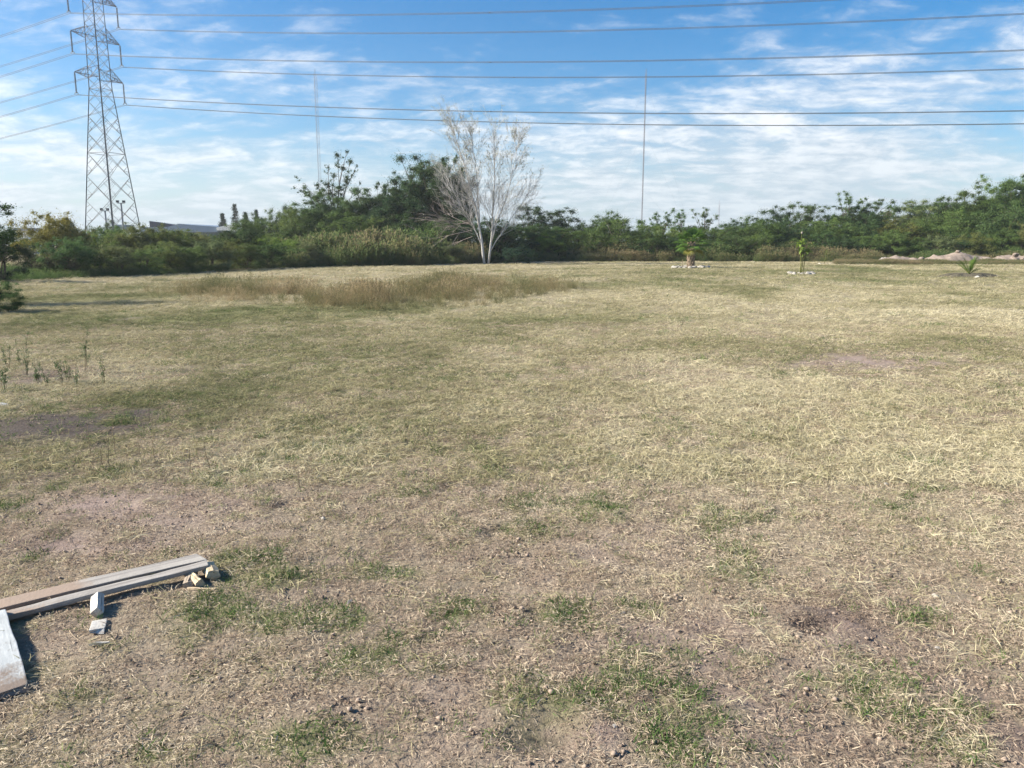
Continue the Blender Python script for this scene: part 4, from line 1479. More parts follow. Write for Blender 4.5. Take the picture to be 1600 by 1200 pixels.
def sapling():
    g = gp(1252, 428.5)
    r = random.Random(8)
    z = gh(g.x, g.y)
    stems = [([(0, 0, -.05), (.02, 0, .5), (.06, 0, 1.0), (.03, .02, 1.55)], .030), ([(-.06, .03, -.05), (-.05, 0, .6), (-.12, 0, 1.2), (-.15, 0, 1.85)], .028),
             ([(.08, -.02, -.05), (.12, 0, .5), (.2, .02, 1.05), (.22, 0, 1.4)], .024), ([(-.15, 0, 1.75), (-.13, 0, 2.02), (-.12, 0, 2.24)], .018)]
    lv = []
    for i in range(24):
        st = r.choice([(-.13, 1.35, .6), (.04, 1.1, .5), (.2, 1.0, .45), (-.13, 1.4, .55)])
        zz = st[1] + st[2] * r.random()
        a = r.uniform(0, 6.28)
        lv.append(((st[0], 0, zz), (math.cos(a), math.sin(a), r.uniform(-.1, .9)), r.uniform(.28, .46), r.uniform(.12, .19), r.uniform(.8, 2.2)))
    lv += [((.15, 0, 1.35), (.75, -.2, .9), .62, .17, .2), ((.12, 0, 1.25), (.8, -.3, .25), .48, .30, .9), ((-.1, 0, 1.6), (-.5, -.3, .8), .45, .22, 1.2), ((-.12, 0, 1.7), (.2, -.5, .7), .4, .2, 1.0)]
    o = leafy_plant('young_tree', (g.x, g.y, z), stems, lv, (.20, .28, .07), 'slender yellow-green young tree with floppy leaves in a small stone ring', 8)
    bud = rock_mesh(77, m_twig); b = mobj('bud', bud, o, (-.12, 0, 2.28)); b.scale = (.055, .055, .08)
    ring(g.x, g.y, .60, 13, 'stone of the small ring laid round the slender yellow-green young tree', 'stones ringing the young tree', .12, .20)
    # the thin seedling behind
    g = gp(1289, 412.5)
    z = gh(g.x, g.y)
    lv = [((.03, 0, .75 + .06 * i), (math.cos(i * 2.2), math.sin(i * 2.2), .6), .22, .09, 1.0) for i in range(9)]
    leafy_plant('seedling', (g.x, g.y, z), [([(-.04, 0, -.05), (0, 0, .5), (.06, 0, 1.25)], .03)], lv, (.13, .19, .06), 'thin pale seedling standing behind the slender young tree', 9)
    for i, (dx, s, me) in enumerate(((-.55, .13, ROCKW), (-.2, .11, ROCKS[0]), (.1, .12, ROCKS[1]), (.4, .12, ROCKS[2]), (-.38, .08, ROCKS[3]))):
        if me is ROCKW: stone(me, g.x + dx, g.y - .2, s, 'small white stone at the foot of the thin seedling', None)
        else: stone(me, g.x + dx, g.y - .15, s, 'small grey stone at the foot of the thin seedling', 'stones by the seedling')
    # young feather palm in dug ground
    g = gp(1514, 433)
    z = gh(g.x, g.y)
    n = 40; V = [(0, 0, .15)]; Fc = []
    for q, rr in enumerate((.35, .7, 1.0)):
        for i in range(n):
            a = 6.283 * i / n; w = 1 + .12 * math.sin(3 * a + 1) + .08 * math.sin(7 * a)
            V.append((1.55 * rr * w * math.cos(a), 1.0 * rr * w * math.sin(a), (.16, .12, -.03)[q] + .05 * r.random()))
    Fc += [(0, 1 + i, 1 + (i + 1) % n) for i in range(n)]
    for q in range(2):
        for i in range(n):
            a = 1 + q * n + i; b = 1 + q * n + (i + 1) % n
            Fc.append((a, a + n, b + n, b))
    o = mobj('dug_soil', mesh_np('dug_soil', V, Fc, m_dark_earth), None, (g.x, g.y, z)); tag(o, 'dark oval of dug soil round the small feather palm', 'soil', kind='structure')
    root = empty('feather_palm', (g.x, g.y, z + .13))
    for i in range(9):
        a = i * 2.4; el = R(80 - 6 * i)
        d = Vector((math.cos(a) * math.cos(el), math.sin(a) * math.cos(el), math.sin(el)))
        pts = [Vector((0, 0, 0))]; dd = d.copy(); L_ = r.uniform(.75, 1.05)
        for k in range(6):
            pts.append(pts[-1] + dd * L_ / 6); dd = (dd + Vector((0, 0, -.10))).normalized()
        mb = MB(); mb.tube(pts, [.016 - .002 * k for k in range(7)], 4)
        fo = mb.build('frond', m_palmleaf, root); fo.color = (.13, .16, .035, 1)
        a_ = fo.data.attributes.new('var', 'FLOAT', 'POINT'); a_.data.foreach_set('value', np.full(len(fo.data.vertices), .5, np.float32))
        V, F_ = [], []
        side = Vector((-math.sin(a), math.cos(a), 0))
        for k in range(8, 36):
            t = k / 36 * 6; j = min(int(t), 5); p = pts[j].lerp(pts[j + 1], t - j); ax = (pts[j + 1] - pts[j]).normalized()
            for s in (-1, 1):
                e = p + (side * s * .8 + ax * .8 + Vector((0, 0, .1))).normalized() * .26 * math.sin(.3 + 2.6 * k / 36)
                n0 = len(V); V += [p - ax * .012, p + ax * .012, e]; F_.append((n0, n0 + 1, n0 + 2))
        lf = mobj('leaflets', mesh_np('leaflets', V, F_, m_palmleaf, np.random.default_rng(i).uniform(.2, .9, len(V))), fo); lf.color = (.085, .15, .035, 1); tag(lf, kind='stuff')
    tag(root, 'small young feather palm growing out of dark dug soil', 'palm')
    stone(ROCKW, g.x - .22, g.y - 1.05, .13, 'white stone lying in front of the small feather palm', None)


sapling()


ROCKS3 = [rock_mesh(60 + i, m_earth) for i in range(3)]
# soil mounds at the right edge of the field
def mound(px0, px1, top, Y, label, seed, depth=3.0, peak=.5):
    a, b = at(px0, 400, Y), at(px1, 400, Y)
    W_ = b.x - a.x; H_ = at((px0 + px1) / 2, top, Y).z * .82
    nx, ny = 46, 18
    xs = np.linspace(-.5, .5, nx); ys = np.linspace(-.5, .5, ny)
    X, Y_ = np.meshgrid(xs, ys)
    u = X + .5
    env = np.where(u < peak, np.sin(np.clip(u / peak, 0, 1) * math.pi / 2), np.cos(np.clip((u - peak) / (1 - peak), 0, 1) * math.pi / 2)) ** .8
    env = env * np.cos(Y_ * math.pi) ** .7
    Z = H_ * env * (.45 + .75 * fbm(X * W_, Y_ * depth, .8, 4, seed)) + .32 * (fbm(X * W_, Y_ * depth, 2.5, 3, seed + 5) - .5) * np.minimum(env * 3, 1)
    Z = np.where(env < .02, -.05, Z)
    i = np.arange(nx * ny).reshape(ny, nx)
    f = np.stack([i[:-1, :-1].ravel(), i[:-1, 1:].ravel(), i[1:, 1:].ravel(), i[1:, :-1].ravel()], 1)
    me = mesh_np('soil_mound', np.stack([X.ravel() * W_, Y_.ravel() * depth, Z.ravel()], 1), f, m_earth)
    o = mobj('soil_mound', me, None, ((a.x + b.x) / 2, Y, 0)); tag(o, label, 'mound')


mound(1370, 1462, 396, 69, 'low flat heap of pale brown soil beside the dark rubble', 5, 3, .35)
mound(1432, 1560, 388, 70, 'tallest peaked heap of brown soil between the two flatter heaps', 6, 3.4, .52)
mound(1530, 1660, 391, 70, 'broad reddish heap of soil right of the peaked heap', 7, 3.4, .45)
rr_ = random.Random(31)
for i in range(16):
    p = at(rr_.uniform(1372, 1400), 402, 70.5 + rr_.uniform(-.4, .6))
    s = rr_.uniform(.15, .34)
    o = mobj('rubble', rr_.choice(ROCKS if i % 4 else ROCKS2), None, (p.x, p.y, s * .3 + .28 * rr_.random())); o.scale = (s, s * .8, s * .7); o.rotation_euler = (rr_.random(), rr_.random(), rr_.random() * 6)
    tag(o, 'lump of broken rubble heaped at the left end of the low soil heap', 'rubble', 'rubble heap by the soil mounds')
for px, py, Y, s in ((1389, 404, 67.2, .30), (1440, 402, 67.4, .26), (1497, 391, 69.6, .22), (1588, 396, 68.6, .30), (1598, 403, 67.6, .24)):
    p = at(px, py, Y)
    o = mobj('stone', rr_.choice(ROCKS3), None, (p.x, p.y, p.z - .12)); o.scale = (s, s * .8, s * .7)
    tag(o, 'lump of earth lying on the soil heaps', 'stone', 'lumps on the soil heaps')

# ------------------------------------------------------------------ power line
m_steel = mat_plain('galvanised_steel', (0.095, 0.10, 0.105), (0.165, 0.17, 0.175), 2.0, 0.55, 0.1, 0.3)
m_steel_rusty = mat_plain('steel_crossarm', (0.14, 0.12, 0.115), (0.22, 0.19, 0.185), 2.0, 0.6, 0.1, 0.2)
m_wire = mat_plain('conductor_cable', (0.10, 0.105, 0.115), (0.14, 0.145, 0.155), 2.0, 0.6, 0.0, 0.3)
m_insul = mat_plain('insulator_glass', (0.08, 0.09, 0.10), (0.14, 0.15, 0.17), 5.0, 0.3, 0.0)

TC = Vector((-55.9, 110.0, 0))
TANG = R(-19)
LD = Vector((math.cos(TANG), math.sin(TANG), 0))
AD = Vector((-LD.y, LD.x, 0))
ZL = (31.08, 26.11, 21.05)
ARM = 4.0
STR = 2.75


def tower():
    root = empty('lattice_tower', TC, TANG)

    def hw(z):
        if z < 22.5: return 2.72 + (0.98 - 2.72) * z / 22.5
        if z < 35.0: return 0.98 + (.82 - 0.98) * (z - 22.5) / 12.5
        return max(.82 * (1 - (z - 35.0) / 4.3), .05)
    lv = [0, 4.0, 7.6, 10.9, 14.0, 16.6, 18.8, 20.7, 22.4] + list(np.arange(23.7, 35.1, 1.41)) + [37.2, 39.2]
    cor = ((-1, -1), (1, -1), (1, 1), (-1, 1))

    def pt(c, z): return Vector((c[0] * hw(z), c[1] * hw(z), z))
    for c in cor:
        mb = MB()
        mb.tube([pt(c, z) for z in (-.1, 22.5, 35.0, 39.3)], [.095, .078, .06, .035], 4)
        mb.build('leg', m_steel, root)
        fb = MB(); q = pt(c, 0); fb.box((q.x - .45, q.y - .45, -.3), (q.x + .45, q.y + .45, .35)); fb.build('footing', m_stone, root)
    for i in range(len(lv) - 1):
        z0, z1 = lv[i], lv[i + 1]
        big = z1 <= 18.9
        for k in range(4):
            a, b = cor[k], cor[(k + 1) % 4]
            mb = MB(); w = .060 if big else .046
            p0, p1, q0, q1 = pt(a, z0), pt(a, z1), pt(b, z0), pt(b, z1)
            mb.bar(p0, q1, w); mb.bar(q0, p1, w)
            if big:      # secondary members that halve each panel
                ctr = p0.lerp(q1, hw(z0) / (hw(z0) + hw(z1)))
                for s, e in ((p0, p1), (q0, q1)):
                    m = s.lerp(e, .5)
                    mb.bar(m, s.lerp(ctr, .5), .036); mb.bar(m, e.lerp(ctr, .5), .036)
                    mb.bar(s.lerp(e, .25), s.lerp(ctr, .25), .032); mb.bar(s.lerp(ctr, .5), s.lerp(e, .25), .032)
                    mb.bar(s.lerp(e, .75), e.lerp(ctr, .3), .032)
            if z1 in (14.0, 22.4, 35.0) or abs(z1 - 35) < .5: mb.bar(p1, q1, .08)
            mb.build('cross_brace', m_steel, root)
    for zc in ZL:
        zt = zc + STR
        for s in (-1, 1):
            mb = MB(); tip = Vector((0, s * ARM, zt + .12))
            h0, h1 = hw(zt), hw(zt + 1.5)
            lo = [Vector((x * h0, s * h0, zt)) for x in (-1, 1)]; hi = [Vector((x * h1, s * h1, zt + 1.5)) for x in (-1, 1)]
            for p in lo: mb.bar(p, tip, .08)
            for p in hi: mb.bar(p, tip, .08)
            for f0, f1 in ((0, .3), (.3, .55), (.55, .8)):
                for x in (0, 1):
                    mb.bar(lo[x].lerp(tip, f1), hi[x].lerp(tip, f0), .055); mb.bar(lo[x].lerp(tip, f1), hi[x].lerp(tip, f1), .05)
                mb.bar(lo[0].lerp(tip, f0), lo[1].lerp(tip, f1), .05); mb.bar(hi[0].lerp(tip, f0), hi[1].lerp(tip, f1), .05)
                mb.bar(lo[1].lerp(tip, f0), lo[0].lerp(tip, f1), .05)
            mb.build('crossarm', m_steel_rusty, root)
            ins = MB(); pts, rd = [], []
            z = zt + .05; pts.append((0, s * ARM, z)); rd.append(.03)
            while z > zc + .35:
                for dz, r_ in ((.02, .035), (.05, .125), (.06, .11), (.04, .035)):
                    z -= dz; pts.append((0, s * ARM, z)); rd.append(r_)
            ins.tube(pts, rd, 7); o = ins.build('insulator_string', m_insul, root)
            yk = MB(); yk.bar((-.28, s * ARM, zc + .22), (.28, s * ARM, zc + .22), .10); yk.bar((-.28, s * ARM, zc + .22), (-.28, s * ARM, zc), .07); yk.bar((.28, s * ARM, zc + .22), (.28, s * ARM, zc), .07)
            yk.bar((0, s * ARM, zc + .4), (0, s * ARM, zc + .2), .09)
            yk.build('yoke', m_steel, o)
    tag(root, 'tall steel lattice transmission tower with three pairs of crossarms', 'tower')


tower()


def wire(z, s, label):
    start = TC + AD * (s * ARM)
    root = empty('power_line', (start.x, start.y, z))
    for off in (-.19, .19):
        pts = []
        for t in list(np.linspace(-190, -60, 14)) + list(np.linspace(-50, 0, 11)) + list(np.linspace(6, 300, 60)):
            d = abs(t)
            if t >= 0: dz = -.11 * d + .00035 * d * d
            else: dz = -.155 * d + .00050 * d * d
            p = LD * t + AD * off
            pts.append((p.x, p.y, dz))
        mb = MB(); mb.tube(pts, .024, 5); mb.build('conductor', m_wire, root)
    for t in (-95, -45, 58, 118, 175, 232):
        d = abs(t); dz = -.11 * d + .00035 * d * d if t >= 0 else -.155 * d + .0005 * d * d
        mb = MB(); p = LD * t + Vector((0, 0, dz))
        mb.bar(p - AD * .22, p + AD * .22, .09); mb.build('spacer', m_wire, root)
    tag(root, label, 'cable', 'conductors of the power line')


for z, nm in zip(ZL, ('top', 'middle', 'lowest')):
    wire(z, -1, 'twin cable hung from the %s crossarm, on the tower side away from the guyed masts' % nm)
    wire(z, 1, 'twin cable hung from the %s crossarm, on the tower side towards the guyed masts' % nm)
er = empty('earth_wire', (TC.x, TC.y, 39.3))
mb = MB(); mb.tube([tuple(LD * t + Vector((0, 0, -.08 * abs(t) + .0003 * t * t))) for t in np.linspace(-150, 300, 70)], .012, 4); mb.build('conductor', m_wire, er)
tag(er, 'single thin earth wire running over the peak of the lattice tower', 'cable')


# guyed masts far behind
def mast(px, top, Y, width, label, guys, seed, m):
    p = at(px, top, Y)
    H_ = p.z; h = width / 2
    root = empty('radio_mast', (p.x, Y, 0), R(20))
    c3 = [Vector((math.cos(a) * h, math.sin(a) * h, 0)) for a in (0, 2.094, 4.189)]
    for c in c3:
        mb = MB(); mb.bar(c, c + Vector((0, 0, H_)), .11); mb.build('leg', m, root)
    step = width * 1.5; n = int(H_ / step)
    for k in range(3):
        a, b = c3[k], c3[(k + 1) % 3]
        mb = MB()
        for i in range(n):
            z = Vector((0, 0, i * step)); z2 = Vector((0, 0, (i + 1) * step))
            mb.bar(a + z, b + z2, .07) if i % 2 else mb.bar(b + z, a + z2, .07)
            mb.bar(a + z2, b + z2, .06)
        tag(mb.build('lattice_face', m, root), kind='stuff')
    tip = MB(); tip.bar((0, 0, H_), (0, 0, H_ + 1.6), .22); tip.build('beacon', m, root)
    for f in (.35, .68, .97):
        for a in (0, 2.094, 4.189):
            mb = MB(); mb.bar((0, 0, H_ * f), (math.cos(a) * H_ * .38, math.sin(a) * H_ * .38, 0), .025); mb.build('guy_wire', m, root)
    tag(root, label, 'mast', 'guyed radio masts')


m_mast1 = mat_plain('mast_paint_grey', (0.24, 0.26, 0.30), (0.33, 0.35, 0.39), 1.0, 0.7, 0)
m_mast2 = mat_plain('mast_paint_dark', (0.13, 0.13, 0.15), (0.19, 0.19, 0.21), 1.0, 0.7, 0)
mast(492, 115, 300, 1.25, 'slender pale lattice mast behind the slim pointed tree', True, 1, m_mast1)
mast(1009.5, 114, 330, .5, 'thin dark mast rising behind the trees left of the fan palm', True, 2, m_mast2)
mast(1124, 318, 420, .7, 'short faint mast tip showing above the trees right of the fan palm', False, 3, m_mast1)

# ------------------------------------------------------------------ far buildings and light poles behind the left thicket
m_bluewall = mat_plain('blue_cladding', (0.065, 0.10, 0.155), (0.085, 0.125, 0.185), 0.6, 0.6, 0.05)
m_blueroof = mat_plain('blue_roof', (0.15, 0.21, 0.29), (0.19, 0.25, 0.33), 0.5, 0.5, 0.05)
m_navy = mat_plain('navy_fascia', (0.018, 0.024, 0.048), (0.026, 0.033, 0.06), 0.8, 0.6, 0.05)
m_whitewall = mat_plain('white_wall', (0.68, 0.68, 0.66), (0.80, 0.80, 0.78), 0.8, 0.8, 0.05)
m_glass = mat_plain('dark_glass', (0.02, 0.025, 0.03), (0.03, 0.035, 0.045), 1.0, 0.15, 0.0)
m_pole = mat_plain('pole_paint', (0.17, 0.20, 0.25), (0.24, 0.27, 0.32), 2.0, 0.6, 0.0)


def hall():
    Y = 150.0
    a, b = at(222, 360, Y), at(371, 360, Y)
    W_ = b.x - a.x
    zt = at(290, 355, Y).z; zr = at(284, 349.5, Y).z
    root = empty('warehouse', (a.x, Y, 0))
    D = 26.0
    MB().box((0, 0, -.2), (W_, D, zt - .9)).build('wall', m_bluewall, root)
    # ribbed cladding panels on the face
    me = None
    for i in range(18):
        x = W_ * (i + .06) / 18
        if me is None:
            me = MB().box((0, -.06, 0), (W_ / 18 * .88, .01, zt - 1.0)).mesh('cladding_panel', m_bluewall)
        mobj('cladding_panel', me, root, (x, 0, 0))
    # fascia with a shallow ridge in its top line
    x = [0, W_ * .30, W_ * .42, W_ * .55, W_]
    z = [zt, zt + .05, zr, zr - .25, zt - .12]
    V, F_ = [], []
    for xx, zz in zip(x, z):
        V += [(xx - .3, -.5, zt - .95), (xx - .3, -.5, zz), (xx - .3, D + .5, zz + .2), (xx - .3, D + .5, zt - .95)]
    for i in range(4):
        q = i * 4
        F_ += [(q + j, q + 4 + j, q + 4 + (j + 1) % 4, q + (j + 1) % 4) for j in range(4)]
    F_ += [(3, 2, 1, 0), (16, 17, 18, 19)]
    mobj('roof', mesh_np('roof', V, F_, m_blueroof), root)
    za = at(228, 345.5, Y).z
    MB().hexa([(.6, 2, zt), (W_ * .34, 2, zt), (W_ * .34, 6, zt), (.6, 6, zt), (.6, 2, za + .1), (W_ * .34, 2, zt + .35), (W_ * .34, 6, zt + .35), (.6, 6, za)]).build('awning', m_navy, root)
    ze = at(370, 349.5, Y).z
    MB().hexa([(W_ * .80, -.9, zt - .6), (W_ + .1, -.9, zt - .75), (W_ + .1, 4, zt - .75), (W_ * .80, 4, zt - .6), (W_ * .80, -.9, zt - .05), (W_ + .1, -.9, ze), (W_ + .1, 4, ze), (W_ * .80, 4, zt - .05)]).build('end_panel', m_whitewall, root)
    for i in range(5):
        xx = W_ * (.12 + .16 * i)
        w = MB().box((xx, -.10, 1.6), (xx + 2.0, -.05, 3.4)).build('window', m_glass, root)
        MB().box((xx - .1, -.16, 1.48), (xx + 2.1, -.04, 1.6)).build('sill', m_whitewall, w)
    tag(root, 'long low blue-roofed industrial hall behind the left thicket', 'building')
    # small shed with a blue fascia under the tower
    Y = 132.0
    a, b = at(176, 360, Y), at(196, 360, Y)
    W_ = b.x - a.x; z1 = at(186, 351, Y).z; z0 = at(186, 360.5, Y).z
    root = empty('kiosk', (a.x, Y, 0))
    MB().box((.1, 0, -.1), (W_ - .1, 3, z0)).build('wall', m_whitewall, root)
    MB().box((0, -.15, z0), (W_, 3.1, z1)).build('fascia', m_blueroof, root)
    MB().box((W_ * .4, -.06, 0), (W_ * .4 + .9, .02, 2.0)).build('door', m_navy, root)
    tag(root, 'small white kiosk with a blue fascia seen under the lattice tower', 'building')
    Y = 140.0
    a, b = at(24, 360, Y), at(42, 360, Y)
    W_ = b.x - a.x; z1 = at(30, 356, Y).z
    root = empty('far_shed', (a.x, Y, 0))
    MB().box((0, 0, -.1), (W_, 8, z1 - .5)).build('wall', m_whitewall, root)
    MB().box((-.3, -.3, z1 - .5), (W_ + .3, 8.3, z1)).build('roof', m_pole, root)
    MB().box((W_ * .3, -.05, 1.2), (W_ * .3 + 1.4, .02, 2.5)).build('window', m_glass, root)
    tag(root, 'white shed with a grey roof just showing left of the yellow-green bush', 'building')


hall()


def flood(px, top, Y, label):
    p = at(px, top, Y)
    root = empty('floodlight_pole', (p.x, Y, 0), R(15))
    H_ = p.z
    MB().tube([(0, 0, -.1), (0, 0, H_)], [.20, .13], 8).build('pole', m_pole, root)
    MB().bar((-.55, 0, H_ - .05), (.55, 0, H_ - .05), .14).build('crossbar', m_pole, root)
    for x in (-.45, .45):
        m = MB().box((x - .22, -.30, H_ + .02), (x + .22, -.05, H_ + .38)).build('lamp_head', m_pole, root)
        MB().box((x - .19, -.315, H_ + .06), (x + .19, -.302, H_ + .34)).build('lens', m_glass, m)
    tag(root, label, 'light pole', 'floodlight poles')


flood(164, 329, 128, 'shorter floodlight pole seen through the legs of the lattice tower')
flood(189, 317, 124, 'taller floodlight pole beside the blue-fascia kiosk')
plant('far_tree', 'dense', 172, 341, 118, 34, 'dark', 'small dark tree seen between the legs of the lattice tower', None)
plant('far_tree', 'round', 138, 348, 118, 24, 'dark', 'tiny dark tree at the left foot of the lattice tower', None)

# ------------------------------------------------------------------ timber on the ground
m_plank = mat_wood('weathered_plank', (0.37, 0.35, 0.32), (0.22, 0.205, 0.19), (0.34, 0.265, 0.21), .05)
m_plank2 = mat_wood('weathered_plank_muddy', (0.37, 0.35, 0.32), (0.22, 0.205, 0.19), (0.34, 0.265, 0.21), .35)
m_board = mat_wood('whitewashed_board', (0.48, 0.505, 0.51), (0.36, 0.385, 0.39), (0.25, 0.20, 0.165), -.16)
m_block = mat_wood('whitewashed_block', (0.60, 0.58, 0.53), (0.43, 0.41, 0.37), (0.40, 0.30, 0.22), -.10)
m_fire = mat_wood('split_firewood', (0.62, 0.51, 0.35), (0.44, 0.34, 0.215), None)
m_fireend = mat_wood('grey_firewood', (0.50, 0.42, 0.32), (0.30, 0.24, 0.18), None)


def timber(name, L_, W_, T, mat, loc, rz, pitch, roll, seed, bev=.004, warp=.004):
    """a sawn plank with worn arrises and slight warp; local X is the grain"""
    r = np.random.default_rng(seed)
    bm = bmesh.new()
    n = max(4, int(L_ / .08))
    ring_ = [(-W_ / 2, -T / 2), (W_ / 2, -T / 2), (W_ / 2, T / 2), (-W_ / 2, T / 2)]
    prev = None; rings = []
    for i in range(n + 1):
        x = -L_ / 2 + L_ * i / n
        b = warp * math.sin(2.3 * i / n * 3.14 + seed)
        vs_ = []
        for (y, z) in ring_:
            dx = r.normal(0, .010) if i in (0, n) else 0
            vs_.append(bm.verts.new((x + dx, y + r.normal(0, .0012), z + b + r.normal(0, .0010))))
        rings.append(vs_)
    for i in range(n):
        for k in range(4):
            bm.faces.new((rings[i][k], rings[i][(k + 1) % 4], rings[i + 1][(k + 1) % 4], rings[i + 1][k]))
    bm.faces.new(rings[0][::-1]); bm.faces.new(rings[-1])
    bmesh.ops.recalc_face_normals(bm, faces=bm.faces)
    sharp = [e for e in bm.edges if e.calc_face_angle(0) > .8]
    bmesh.ops.bevel(bm, geom=sharp, offset=bev, segments=2, affect='EDGES', profile=.6)
    me = bpy.data.meshes.new(name); bm.to_mesh(me); bm.free(); me.materials.append(mat)
    o = mobj(name, me, None, loc)
    o.rotation_euler = Euler((roll, pitch, rz), 'XYZ')
    return o


def plank_between(name, p, q, W_, T, mat, seed, label, cat, zlift=0.0, group=None, roll=0.0):
    """p, q: ground points under the plank's two ends"""
    p = Vector(p); q = Vector(q)
    d = q - p; rz = math.atan2(d.y, d.x)
    c = (p + q) / 2
    L_ = d.length
    pitch = -math.atan2(q.z - p.z, math.hypot(d.x, d.y))
    o = timber(name, L_, W_, T, mat, (c.x, c.y, c.z + T / 2 + zlift), rz, pitch, roll, seed)
    tag(o, label, cat, group)
    return o


def on(px, py, z=0.0):
    g = gp(px, py, z)
    g.z = gh(g.x, g.y) + z
    return g


def timber_pile():
    for (c0, c1, W_, T, _, seed, label, cat, name), mat in zip(TDEF, (m_plank2, m_plank)):
        plank_between(name, c0, c1, max(W_, .06), T, mat, seed, label, cat)
    # wide white board across the left edge
    w = .19
    e0 = gp(9, 950, .055); e1 = gp(45, 1072, .02)
    ex = (e1 - e0); ex.z = 0; ln = ex.length; ex.normalize()
    left = Vector((ex.y, -ex.x, 0))
    if left.x > 0: left = -left
    c = (e0 + e1) / 2 + left * w / 2
    p = c - ex * ln / 2; q = c + ex * ln / 2
    p.z = gh(p.x, p.y) + .046; q.z = gh(q.x, q.y) + .004
    plank_between('board', q, p, w, .020, m_board, 5, 'wide whitewashed board with a muddy end lying across the plank', 'board', .004)
    # two whitewashed block ends
    g = on(153, 957); o = timber('wood_block', .135, .040, .040, m_block, (g.x, g.y, g.z + .030), R(116), R(-10), R(54), 6, .003, 0)
    tag(o, 'whitewashed square wood block tipped on edge just below the long planks', 'wood block')
    g = on(154, 981); o = timber('wood_block', .11, .058, .014, m_block, (g.x, g.y, g.z + .010), R(112), R(3), R(6), 8, .003, 0)
    tag(o, 'short whitewashed wood offcut with a dark crack on the turf', 'wood block')
    g = on(158, 1010); o = timber('wood_chip', .07, .012, .008, m_block, (g.x, g.y, g.z + .008), R(12), 0, 0, 9, .001, 0)
    tag(o, 'small pale wood chip in front of the whitewashed offcut', 'wood chip')
    # firewood under the plank end

    def split_log(px, py, ln, r0, rz, tilt, label, seed, mat, z=0.0):
        r = np.random.default_rng(seed)
        g = on(px, py)
        n = 6; V = []; F_ = []
        ang = np.linspace(0, math.pi * 1.35, n)
        prof = [(r0 * math.cos(t) * r.uniform(.75, 1.15), r0 * math.sin(t) * r.uniform(.7, 1.15)) for t in ang]
        m = 5
        for i in range(m + 1):
            x = ln * i / m
            for y, z_ in prof: V.append((x + r.normal(0, .003), y + r.normal(0, .002), z_ + r.normal(0, .002)))
        for i in range(m):
            for k in range(n):
                F_.append((i * n + k, i * n + (k + 1) % n, (i + 1) * n + (k + 1) % n, (i + 1) * n + k))
        F_.append(tuple(range(n))[::-1]); F_.append(tuple(m * n + k for k in range(n)))
        o = mobj('firewood', mesh_np('firewood', V, F_, mat), None, (g.x, g.y, g.z + r0 * .35 + z)); o.rotation_euler = (0, tilt, rz)
        tag(o, label, 'firewood')
    split_log(333, 907, .12, .034, R(122), R(-3), 'thick yellowish split log sticking out under the plank end', 1, m_fire, .012)
    split_log(313, 917, .13, .028, R(135), R(-6), 'thin pale split log between two others under the plank', 2, m_fire)
    split_log(293, 920, .14, .026, R(102), R(-6), 'greyish split log, the one farthest from the plank end', 3, m_fireend)
    g = on(314, 923.5); o = timber('stick', .125, .012, .010, m_fire, (g.x, g.y, g.z + .010), R(-4), 0, 0, 12, .001, .0)
    tag(o, 'thin pale wood strip lying in front of the firewood', 'stick')


timber_pile()


# ------------------------------------------------------------------ single weeds and stalks
m_stalk = mat_plain('dry_stalk', (0.11, 0.085, 0.055), (0.24, 0.19, 0.12), 20, 0.9, 0.2)
m_weedleaf = mat_leaf('weed_leaf', (.7, .8, .7), (1.25, 1.2, 1.1), .3)


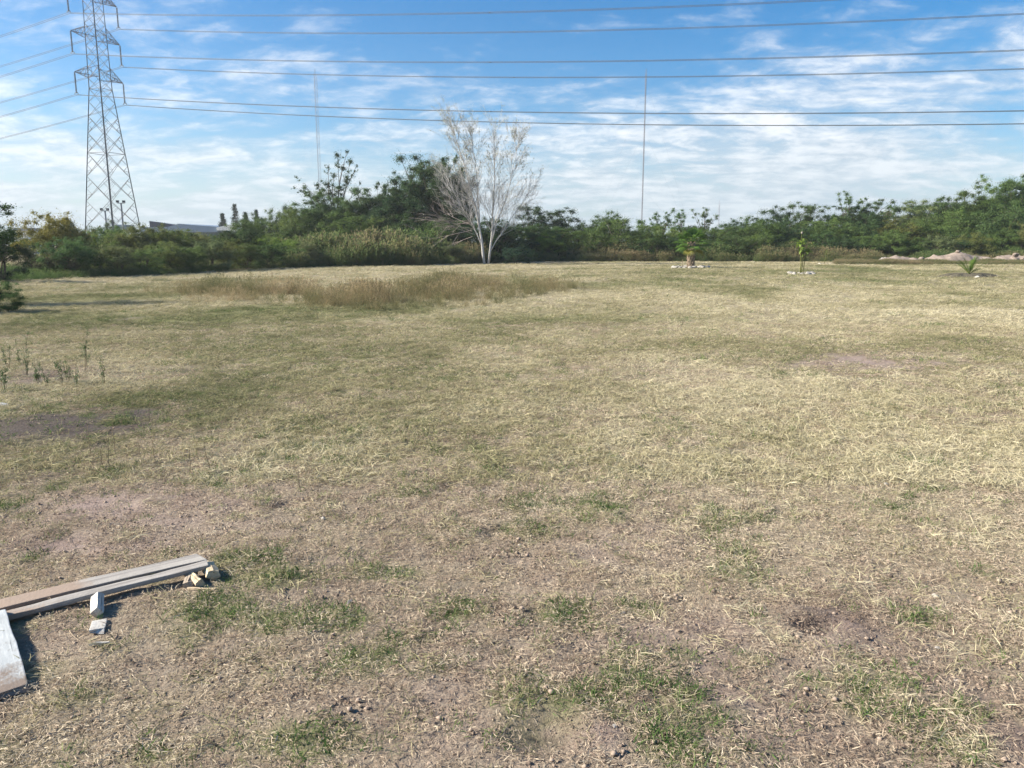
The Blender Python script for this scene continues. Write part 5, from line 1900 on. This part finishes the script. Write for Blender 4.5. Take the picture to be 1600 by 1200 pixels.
def weed(px, py, top, label, group, seed, leafy=True, col=(.085, .145, .065), name='weed_plant'):
    g = on(px, py)
    r = random.Random(seed)
    d = math.hypot(g.y, CAM_H)
    H_ = (py - top) * d / FPX
    root = empty(name, (g.x, g.y, g.z))
    pos, nr = [], []
    for s in range(r.randint(2, 4) if leafy else 1):
        hh = H_ * (1 if s == 0 else r.uniform(.5, .9)); lean = Vector((r.gauss(0, .10), r.gauss(0, .10), 1))
        pts = [Vector((r.gauss(0, .01), r.gauss(0, .01), -.01))]
        for i in range(5):
            pts.append(pts[-1] + (lean + Vector((r.gauss(0, .10), r.gauss(0, .10), 0))) * hh / 5)
        mb = MB(); rad = .0035 if leafy else .003
        mb.tube(pts, [rad * (1 - .14 * i) for i in range(6)], 4)
        for k in range(9 if leafy else 5):
            f = r.uniform(.25, .98) * 5; i = min(int(f), 4); p = pts[i].lerp(pts[i + 1], f - i)
            e = p + Vector((r.gauss(0, 1), r.gauss(0, 1), r.uniform(.4, 1.6))).normalized() * hh * r.uniform(.06, .16)
            mb.tube([p, e], [.0014, .0008], 3)
            for q in range(6 if leafy else 1):
                pos.append(tuple(p.lerp(e, r.random()) + Vector((r.gauss(0, .01), r.gauss(0, .01), r.gauss(0, .01))))); nr.append((r.gauss(0, 1), r.gauss(0, 1), r.gauss(0, 1)))
        mb.build('stem', m_stalk, root)
    n = np.random.default_rng(seed)
    pos = np.array(pos); v, f = leaf_cards(pos, np.array(nr), n.uniform(.014, .034, len(pos)) if leafy else n.uniform(.006, .014, len(pos)), n, .26)
    c = mobj('leaves', mesh_np('leaves', v, f, m_weedleaf, np.repeat(n.uniform(.2, 1, len(pos)), 4)), root)
    c.color = (*col, 1) if leafy else (.15, .12, .075, 1); tag(c, kind='stuff')
    tag(root, label, 'weed', group)


for i, (px, py, top) in enumerate(((14, 578, 535), (42, 588, 520), (58, 598, 560), (70, 602, 572), (98, 600, 552), (108, 598, 548), (122, 604, 570), (134, 585, 512), (8, 612, 560), (30, 570, 530), (163, 600, 545))):
    weed(px, py, top, 'upright grey-green leafy weed on the dark soil near the low bluish shrub', 'leafy weeds by the dark soil', 40 + i)
for i, (px, py, top) in enumerate(((142, 712, 655), (165, 734, 668), (178, 712, 648), (246, 728, 650), (296, 742, 690), (326, 738, 660), (222, 735, 690), (158, 735, 700), (205, 640, 600), (232, 660, 596))):
    weed(px, py, top, 'thin dry upright stalk in the turf between the dark soil and the planks', 'dry stalks in the turf', 70 + i, False, name='dry_stalk')
weed(472, 768, 722, 'short thin dry stalk standing alone in the turf', None, 90, False, name='dry_stalk')
weed(1150, 836, 712, 'long thin dry stalk with a green tuft at its foot', None, 91, False, name='dry_stalk')

# a few pale pebbles lying about
for i, (px, py, s) in enumerate(((5, 637, .06), (703, 636, .018), (975, 957, .010), (1385, 755, .018), (1462, 928, .02), (812, 850, .012), (1495, 1064, .012), (545, 940, .018), (960, 1142, .012), (1465, 1012, .012), (505, 812, .018), (12, 590, .02))):
    g = gp(px, py)
    stone(ROCKW if i == 0 else ROCKS2[i % 3], g.x, g.y, s, 'small pale pebble lying loose on the field', 'loose pebbles on the field', .5)

# ------------------------------------------------------------------ the air
def haze():
    m = bpy.data.materials.new('haze_air'); m.use_nodes = True
    nt = m.node_tree; nt.nodes.clear()
    out = nt.nodes.new('ShaderNodeOutputMaterial'); v = nt.nodes.new('ShaderNodeVolumePrincipled')
    v.inputs['Color'].default_value = (.92, .96, 1, 1); v.inputs['Density'].default_value = HAZE_DENSITY; v.inputs['Anisotropy'].default_value = .3
    nt.links.new(v.outputs[0], out.inputs['Volume'])
    o = MB().box((-480, -140, -1.4), (480, 480, 92)).build('haze', m)
    tag(o, 'thin pale haze in the air over the field', 'haze', kind='stuff')


HAZE_DENSITY = .0004
haze()
